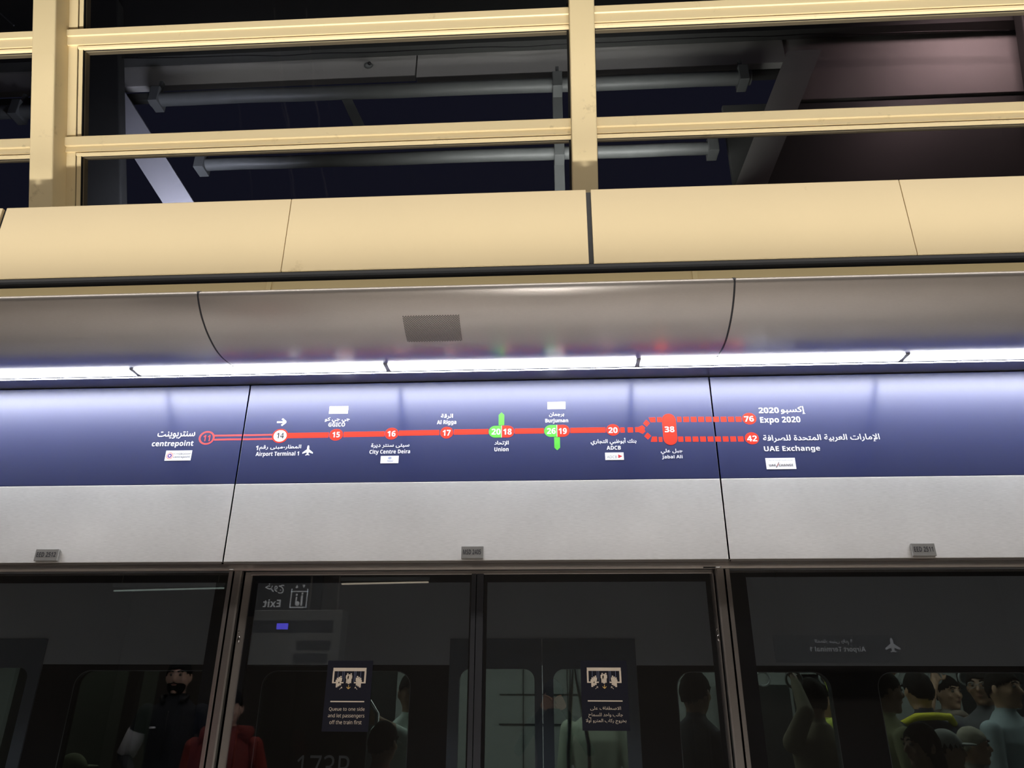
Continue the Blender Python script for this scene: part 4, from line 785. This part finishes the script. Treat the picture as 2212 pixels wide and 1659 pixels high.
    T = Matrix.Translation(Vector((0, 0, 0)) - rot.to_4x4().to_3x3() @ Vector((0, -.015 * k, 0))) @ rot.to_4x4() @ Matrix.Scale(k, 4)
    m2.transform(T)
    def link(nm_, mesh):
        o = bpy.data.objects.new(nm_, mesh); COL.objects.link(o); o.parent = root; WL[o.name] = WL[root.name]; return o
    body = link('body', m2)
    def local(mb_, nm_, mt, smooth=True, **kw):
        bmesh.ops.recalc_face_normals(mb_.bm, faces=mb_.bm.faces)
        q = bpy.data.meshes.new(nm_)
        for f in mb_.bm.faces: f.smooth = smooth
        mb_.bm.to_mesh(q); mb_.bm.free(); q.transform(T)
        for x in (mt if isinstance(mt, (list, tuple)) else [mt]): q.materials.append(M[x])
        return props(link(nm_, q), **kw)
    # eyes
    for s_ in (-1, 1):
        e_ = MB().ball(hc + Vector((s_ * .030, -.0805, .012)), .0100, 2); e_.mi = 1; e_.ball(hc + Vector((s_ * .030, -.0885, .012)), .0050, 1); local(e_, 'eye', ['eyewhite', 'black'])
        e_ = MB().tube([hc + Vector((s_ * .014, -.096, .032)), hc + Vector((s_ * .032, -.096, .038)), hc + Vector((s_ * .050, -.084, .032))], .0045, 6); local(e_, 'eyebrow', 'hair')
    if hair != 'none':
        h = MB().ball(hc + Vector((0, .004, .004)), 1, 4, (.083, .101, .121))
        dl = []
        for f in h.bm.faces:
            c = f.calc_center_median() - hc
            line = .052 + (c.y + .09) * -.55 if hair != 'long' else .050 + (c.y + .09) * -1.4
            if c.z < max(line, -.075 if hair != 'long' else -.2): dl.append(f)
        bmesh.ops.delete(h.bm, geom=dl, context='FACES')
        for v in h.bm.verts:
            q = noise.noise(v.co * 38) * .006; d_ = (v.co - hc).normalized(); v.co += d_ * q
        if hair == 'long':
            h.ball(hc + Vector((0, .055, -.10)), 1, 3, (.085, .050, .15))
        if hair == 'scarf':
            pass
        bmesh.ops.solidify(h.bm, geom=list(h.bm.faces), thickness=.006) if hair != 'long' else None
        local(h, 'hair', 'hair' if hair != 'scarf' else extra_scarf)
    if beard:
        h = MB().ball(hc + Vector((0, -.020, -.058)), 1, 4, (.0615, .0705, .0655))
        dl = [f for f in h.bm.faces if (f.calc_center_median() - hc).z > -.040 - .5 * max(0, .035 - abs(f.calc_center_median().x)) or (f.calc_center_median() - hc).y > .02]
        bmesh.ops.delete(h.bm, geom=dl, context='FACES'); bmesh.ops.solidify(h.bm, geom=list(h.bm.faces), thickness=.003)
        h.tube([hc + Vector((-.026, -.092, -.046)), hc + Vector((0, -.100, -.039)), hc + Vector((.026, -.092, -.046))], .004, 6)
        local(h, 'beard', 'hair')
    if cap:
        cn = cloth('cap_' + uid, cap); h = MB().ball(hc + Vector((0, .006, .02)), 1, 3, (.089, .108, .112))
        dl = [f for f in h.bm.faces if (f.calc_center_median() - hc).z < .035]
        bmesh.ops.delete(h.bm, geom=dl, context='FACES'); bmesh.ops.solidify(h.bm, geom=list(h.bm.faces), thickness=.006)
        h.ball(hc + Vector((0, -.115, .040)), 1, 2, (.070, .065, .010)); local(h, 'cap', cn)
    for fn in extra: fn(local, hc, uid)
    return root
def scarf(col):
    def f(local, hc, uid):
        n = cloth('scarf_' + uid, col); P_ = [(.10 * math.cos(a), .01 + .085 * math.sin(a), 1.475 - .02 * math.cos(a * 2)) for a in [2 * PI * q / 24 for q in range(25)]]
        m_ = MB().tube(P_, .026, 8, caps=False); m_.tube([(.03, -.08, 1.46), (.05, -.125, 1.38), (.045, -.135, 1.22), (.04, -.12, 1.05)], .034, 8, .04); m_.tube([(-.03, -.08, 1.46), (-.06, -.12, 1.36), (-.05, -.135, 1.16)], .030, 8, .036)
        local(m_, 'scarf', n)
    return f
def collarband(col):
    def f(local, hc, uid):
        n = cloth('band_' + uid, col); m_ = MB().tube([(-.16, .02, 1.44), (-.10, .09, 1.485), (0, .11, 1.49), (.10, .09, 1.485), (.16, .02, 1.44)], .022, 8); local(m_, 'shoulder_strap', n)
    return f
def buttons(local, hc, uid):
    for q in range(4): local(MB().ball((0, -.121 - .0 * q, 1.36 - .085 * q), .007, 1), 'button', 'black')
def glasses(local, hc, uid):
    m_ = MB()
    for s_ in (-1, 1): m_.tube([hc + Vector((s_ * .031 + .022 * math.cos(a), -.104, .010 + .017 * math.sin(a))) for a in [2 * PI * q / 14 for q in range(15)]], .002, 5, caps=False); m_.tube([hc + Vector((s_ * .052, -.100, .014)), hc + Vector((s_ * .078, .0, .012))], .002, 5)
    m_.tube([hc + Vector((-.009, -.105, .012)), hc + Vector((.009, -.105, .012))], .002, 5); local(m_, 'glasses', 'inpanel')
def zipper(local, hc, uid):
    local(MB().box(-.003, .003, -.128, -.118, 1.10, 1.41), 'zip', 'black'); local(MB().ball((.0, -.115, 1.405), .007, 1, (.8, .6, 1.6)), 'zip_pull', 'chrome')
    local(MB().box(.07, .105, -.121, -.112, 1.305, 1.317), 'chest_tag', 'white')
    local(MB().tube([(.06, -.09, 1.47), (.085, -.04, 1.50), (.06, .06, 1.505), (-.06, .06, 1.505), (-.085, -.04, 1.50), (-.06, -.09, 1.47)], .016, 8), 'collar', 'black')
def rolled(local, hc, uid):
    n = cloth('sleeve_' + uid, (.42, .42, .42)); local(MB().tube([(.218, .012, 1.285), (.245, .016, 1.21), (.272, .019, 1.14)], .066, 14, .060), 'rolled_sleeve', n)
def hoodie(local, hc, uid):
    n = cloth('hood_' + uid, (.17, .018, .010)); local(MB().tube([(-.11, -.05, 1.45), (-.13, .04, 1.48), (0, .13, 1.48), (.13, .04, 1.48), (.11, -.05, 1.45)], .045, 10), 'hood', n)
    for s_ in (-1, 1): local(MB().tube([(s_ * .03, -.09, 1.44), (s_ * .035, -.125, 1.36), (s_ * .03, -.128, 1.22)], .004, 6), 'drawstring', 'white')
pe = TAB['pe']; PG = None
person('person in a pale shirt holding a curved chrome rail beside the English sticker', pe['P1'], 20, skin='brown', shirt=(.58, .68, .62), sleeve=.5, arms={-1: (hd['P1h'], hd['P1e'])})
person('short dark-haired person in a dull red top, low beside the English sticker', pe['P2'], 160, shirt=(.30, .10, .08), skin='brown')
person('person in dark clothes seen from behind, at the right end of the right door leaf', pe['P3'], 140, shirt=(.05, .05, .06), skin='brown')
person('person turned away holding up a brown sleeve to a strap, second window from the right', pe['P5'], 200, shirt=(.20, .17, .11), skin='brown', arms={1: (hd['P5h'], hd['P5e'])})
person('man in a yellow green buttoned shirt holding a strap', pe['P6'], 10, skin='brown', shirt=(.55, .62, .10), sleeve=.95, arms={-1: (hd['P6h'], hd['P6e'])}, extra=(buttons,))
person('person in a navy jacket with a yellow shoulder strap, back turned, arm raised', pe['P7'], 185, skin='tan', shirt=(.035, .036, .055), arms={1: (hd['P7h'], hd['P7e'])}, extra=(collarband((.72, .66, .04)),))
person('person in a plain olive cream shirt at the left edge of the last train window', pe['P13'], 95, skin='brown', shirt=(.36, .36, .19), hair='short')
person('man with a grey scarf gripping a strap, face turned to the platform', pe['P8'], 15, skin='tan', shirt=(.28, .25, .21), sleeve=.5, arms={-1: (hd['P8h'], hd['P8e'])}, extra=(scarf((.30, .24, .20)),))
person('person with long dark hair in profile facing left, low in the last train window', pe['P9'], -80, skin='tan', shirt=(.10, .10, .10), hair='long')
person('person in a pale grey cap facing right, low in the last train window', pe['P10'], 75, skin='tan', shirt=(.28, .27, .25), hair='short', cap=(.42, .42, .40))
M['scarfcloth'] = mat('head_scarf_cloth', (.36, .33, .26), .9, var=.2, scale=9, bump=.5); extra_scarf = 'scarfcloth'
person('person in a beige head scarf facing right, right of the grey cap', pe['P11'], 70, skin='tan', shirt=(.24, .22, .19), hair='scarf')
person('man in a pale blue shirt with folded arms, nearest the right edge', pe['P12'], 30, skin='tan', shirt=(.36, .43, .46), arms={-1: 'fold', 1: 'fold'})
person('man with glasses and dark hair looking left, behind the man in the pale blue shirt', pe['P13b'], -40, skin='brown', shirt=(.10, .10, .11), extra=(glasses,))
person('short person in an olive cap at the very bottom of the leftmost train window', pe['P14'], 150, skin='brown', shirt=(.25, .25, .15), cap=(.42, .42, .25))
person('person in a pale shirt partly hidden behind the Arabic sticker', pe['P15'], 170, skin='brown', shirt=(.42, .46, .36), sleeve=.5)
rf = TAB['refl']
person('bearded man in a black zipped jacket reflected in the left glass', rf['beard'], 170, skin='fair', shirt=(.018, .019, .024), beard=True, arms={-1: 'bent', 1: 'bent'}, extra=(zipper, rolled), vox=.008)
person('person in a red hooded top reflected beside the left door post', (rf['red'][0], rf['red'][1], rf['red'][2]), 165, skin='fair', shirt=(.20, .022, .012), arms={-1: 'bent', 1: None}, extra=(hoodie,), vox=.008)
person('photographer in a dark jacket and cap holding up a phone, reflected in the right leaf', (rf['photo'][0] + .02, -.23, 1.615), 180, skin='tan', shirt=(.014, .015, .020), arms={-1: 'phone', 1: 'phone'}, cap=(.02, .02, .025), vox=.008)
ph = empty('phone', (0, -0.02, 1.60), 'dark phone held up by the photographer, seen only in the reflection', 'phone')
MB().box(-.075, .075, -.020, -.012, 1.60, 1.672, .003).build('case', 'black', ph)

# ================================================================== FAR SIDE OF THE HALL (seen as reflections)
def hang_sign(x0, x1, z0, z1, y, label, items, group=None):
    r = empty('hanging_sign', ((x0 + x1) / 2, y, z0), label, 'sign')
    MB().box(x0, x1, y - .06, y, z0, z1, .005).build('sign_box', 'signblk', r)
    for x in (x0 + .2, x1 - .2): MB().tube([(x, y - .03, z1), (x, y - .03, 5.6)], .012, 8).build('hanger_rod', 'ceil', r)
    for s, st, a, b, c, e in items: text('sign_lettering', s, st, 'signwhite', a, b, c, e, y + .001, r, flip=-1)
    return r
def mx(a, b): return (min(a, b), max(a, b))
r1 = hang_sign(-3.95, -3.0, 2.52, 3.02, rf['exitT'][1], 'black hanging exit sign with a lift symbol, seen mirrored in the left door leaf',
          [('خروج', 'ab') + (-3.75, -3.50) + (2.80, 2.93), ('Exit', 'b') + (-3.75, -3.52) + (2.63, 2.73)])
y = rf['exitT'][1]
m_ = MB()
for a, b, c, e in ((-3.40, -3.385, 2.63, 2.86), (-3.19, -3.175, 2.63, 2.86), (-3.40, -3.175, 2.62, 2.635), (-3.40, -3.175, 2.82, 2.833), (-3.33, -3.31, 2.66, 2.76), (-3.26, -3.235, 2.65, 2.78)): m_.box(a, b, y, y + .002, c, e)
m_.ball((-3.32, y, 2.785), .014, 2, (1, .2, 1)); m_.ball((-3.247, y, 2.80), .014, 2, (1, .2, 1)); m_.ball((-3.30, y, 2.675), .03, 2, (1, .1, 1))
m_.slab([(-3.35, 2.87), (-3.31, 2.87), (-3.33, 2.91)], y, .002).slab([(-3.26, 2.91), (-3.22, 2.91), (-3.24, 2.87)], y, .002)
m_.build('lift_symbol', 'signwhite', r1)
A0, A1, A2, A3, ap = rf['A0'], rf['A1'], rf['A2'], rf['A3'], rf['ap']
r2 = hang_sign(A0[0], A1[0], A1[2], A0[2], A0[1], 'black hanging direction sign with an aeroplane, seen mirrored in the right escape door',
          [('المطار مبنى رقم 1', 'ab', A2[0], A3[0] - .2, (A2[2] + A3[2]) / 2 + .02, A2[2] - .02), ('Airport Terminal 1', 'b', A2[0] - .1, A3[0], A3[2] + .01, A3[2] + .12)])
P_ = [(0, 1), (.07, .95), (.1, .8), (.1, .6), (.5, .28), (.5, .15), (.1, .3), (.08, .12), (.2, .04), (.2, -.02), (0, .03)]
pts = [(ap[0] + .26 * x, ap[2] - .12 + .24 * z) for x, z in P_] + [(ap[0] - .26 * x, ap[2] - .12 + .24 * z) for x, z in P_[-2:0:-1]]
MB().slab(pts[::-1], ap[1] - .002, .003).build('aeroplane_symbol', 'signwhite', r2)
for (p, q, mt, l) in ((rf['b1'], rf['b2'], 'lampcool', 'pale strip lamp at the far side of the hall, mirrored in the left glass'), (rf['b3'], rf['b4'], 'lampwarm', 'warm strip lamp at the far side of the hall, mirrored in the left door leaf')):
    r = empty('hall_lamp', ((p[0] + q[0]) / 2, p[1], p[2]), l, 'light')
    MB().tube([p, q], .012, 8).build('tube', mt, r); MB().box(p[0] - .02, q[0] + .02, p[1] - .03, p[1] + .03, max(p[2], q[2]) + .02, max(p[2], q[2]) + .07).build('housing', 'galv', r)
    for x in (p[0] + .1, q[0] - .1): MB().tube([(x, p[1], p[2]), (x, p[1], 5.6)], .008, 6).build('hanger_rod', 'ceil', r)
b0, b1, d0, d1 = rf['box0'], rf['box1'], rf['disp0'], rf['disp1']
r = empty('display_cabinet', ((b0[0] + b1[0]) / 2, b0[1], b1[2]), 'grey overhead cabinet with a small blue display, mirrored in the left leaf', 'cabinet')
MB().box(b0[0], b1[0], b0[1] - .25, b0[1], b1[2], b0[2], .01).build('case', 'cabgrey', r)
MB().box(b0[0], b1[0] - .09, b0[1], b0[1] + .004, d1[2] - .03, d0[2] + .03).build('dark_strip', 'signblk', r)
MB().box(d0[0], d1[0], b0[1] + .005, b0[1] + .010, d1[2], d0[2]).build('screen', 'bluescreen', r)
MB().box(b0[0] + .5, b1[0] - .1, b0[1], b0[1] + .006, b1[2] + .25, b1[2] + .16).build('vent', 'signblk', r); MB().box(b0[0] + .48, b1[0] - .12, b0[1], b0[1] + .006, b1[2] + .12, b1[2] + .03).build('vent', 'signblk', r)
for x in (b0[0] + .55, b1[0] - .1): MB().tube([(x, b0[1] - .12, b0[2]), (x, b0[1] - .12, 5.6)], .012, 8).build('hanger_rod', 'ceil', r)

# ================================================================== OVER-TRACK STRUCTURE BEHIND THE UPPER WINDOWS
# back wall of the track bay
MB().box(-9, 9, 7.9, 8.0, 0, 7.6).build('wall_2', 'darkgrey', kind='structure')
O = TAB['O']
r = empty('eave_panel', (-1.0, 4.1, 5.96), 'grey eave panel along the top behind the upper window glass', 'panel')
MB().box(-6, -3.37, 4.1, 4.16, 5.965, 6.60, .004).build('sheet', 'soff2', r)
MB().box(-3.36, -0.98, 4.1, 4.16, 5.965, 6.60, .004).build('sheet', 'soff2', r); MB().box(-0.97, 1.80, 4.1, 4.16, 5.945, 6.60, .004).build('sheet', 'soff2', r)
MB().box(1.805, 3.75, 4.12, 4.18, 5.6, 6.60, .004).build('sheet', 'soff2', r); MB().box(1.3, 3.75, 4.14, 4.18, 4.5, 5.595, .004).build('sheet', 'cabgrey', r)
MB().box(-6, 1.80, 4.17, 4.22, 5.90, 5.965).build('lower_edge', 'darkgrey', r)
MB().box(-6, 4, 4.0, 4.09, 6.16, 6.9).build('upper_lip', 'darkgrey', r)
r = empty('outer_post', (-3.2, 3.9, 4.4), 'dark grey upright behind the left end of the middle upper windows', 'post')
a = O['post']; MB().box(-3.45, -3.06, 3.9, 3.99, 4.2, 6.7, .01).xform(lambda c: (c.x + (5.4 - c.z) * .235, c.y, c.z)).build('upright', 'darkgrey', r)
r = empty('outer_post', (3.5, 3.9, 4.4), 'dark grey upright behind the right end of the right upper windows', 'post')
MB().box(3.36, 3.7, 3.9, 3.99, 4.2, 6.7, .01).xform(lambda c: (c.x + (c.z - 5.8) * .16, c.y, c.z)).build('upright', 'darkgrey', r)
def cabl(pts, r_, seg=8, jit=.0):
    out = []
    for i in range(len(pts) - 1):
        for q in range(12):
            t_ = q / 12; p = Vector(pts[i]).lerp(Vector(pts[i + 1]), t_); out.append(p + Vector((0, 0, jit * math.sin((p.x * 7.1) + 1.3 * math.sin(p.x * 3.3)))))
    out.append(Vector(pts[-1])); return out
MB().tube(cabl(O['cable'], .006, jit=.006), .0045, 6).build('cable', 'black', label='thin black cable sagging across the glass behind the upper windows', cat='cable')
def pipe(z, x0, x1, y, rad, clamps, label, zr=None):
    r = empty('pipe', ((x0 + x1) / 2, y, z), label, 'pipe', 'grey pipes over the track')
    MB().tube(cabl([(x0, y, z), (x1, y, zr or z)], rad, jit=.004), rad, 14).build('tube', 'galv', r, smooth=True)
    for x in clamps:
        zz = z + ((zr or z) - z) * (x - x0) / (x1 - x0)
        MB().box(x - .035, x + .035, y - rad - .012, y + rad + .012, zz - rad - .018, zz + rad + .018, .004).build('clamp', 'galv', r)
        MB().box(x - .012, x + .012, y - .01, y + .02, zz + rad, zz + rad + .12).build('hanger', 'galv', r)
pipe(5.775, -2.98, 1.50, 4.05, .052, (-2.93, .10, 1.44), 'grey pipe behind the upper row of window glass', 5.755)
pipe(5.135, -2.50, 1.20, 4.05, .045, (-2.47, .10, 1.16), 'dim grey pipe behind the lower row of window glass', 5.125)
pipe(5.70, -6.0, -3.4, 4.05, .052, (-4.0,), 'grey pipe behind the glass left of the left column')
def skew(pts, y, t, nm_, m, label):
    r = empty(nm_, (pts[0][0], y, min(p[2] for p in pts)), label, 'beam'); MB().slab([(p[0], p[2]) for p in pts], y, t).build('web', m, r)
skew([(-3.46, 0, 5.864), (-3.20, 0, 5.853), (-2.40, 0, 4.70), (-2.62, 0, 4.70)], 4.03, .10, 'slanting_beam', 'beam', 'pale slanting beam behind the left end of the middle upper windows')
skew([(O['rbeam'][0][0], 0, 5.93), (O['rbeam'][1][0], 0, 5.93), (1.47, 0, 4.75), (1.26, 0, 4.75)], 3.98, .08, 'slanting_beam', 'soff2', 'grey slanting beam behind the right upper windows')
skew([(-1.52, 0, 5.735), (-1.443, 0, 5.735), (-1.312, 0, 5.45), (-1.394, 0, 5.45)], 4.06, .03, 'strut', 'galv', 'short grey strut hanging from the pipe behind the middle window')
MB().box(.062, .135, 4.10, 4.14, 4.6, 5.95, .004).build('bracket_post', 'galv', label='narrow grey upright beside the right column, behind the glass', cat='post')
r = empty('smoke_detector', (-1.346, 4.08, 6.06), 'small round detector on the grey panel behind the upper middle glass', 'detector')
MB().ball((-1.346, 4.09, 6.075), .035, 2, (1, .6, .8)).build('housing', 'galv', r, smooth=True); MB().ball((-1.33, 4.062, 6.065), .014, 2).build('sensor', 'black', r)
MB().tube([O['lcab'][0], O['lcab'][1]], .006, 6).build('cable', 'galv', label='short pale cable behind the top left corner glass', cat='cable')
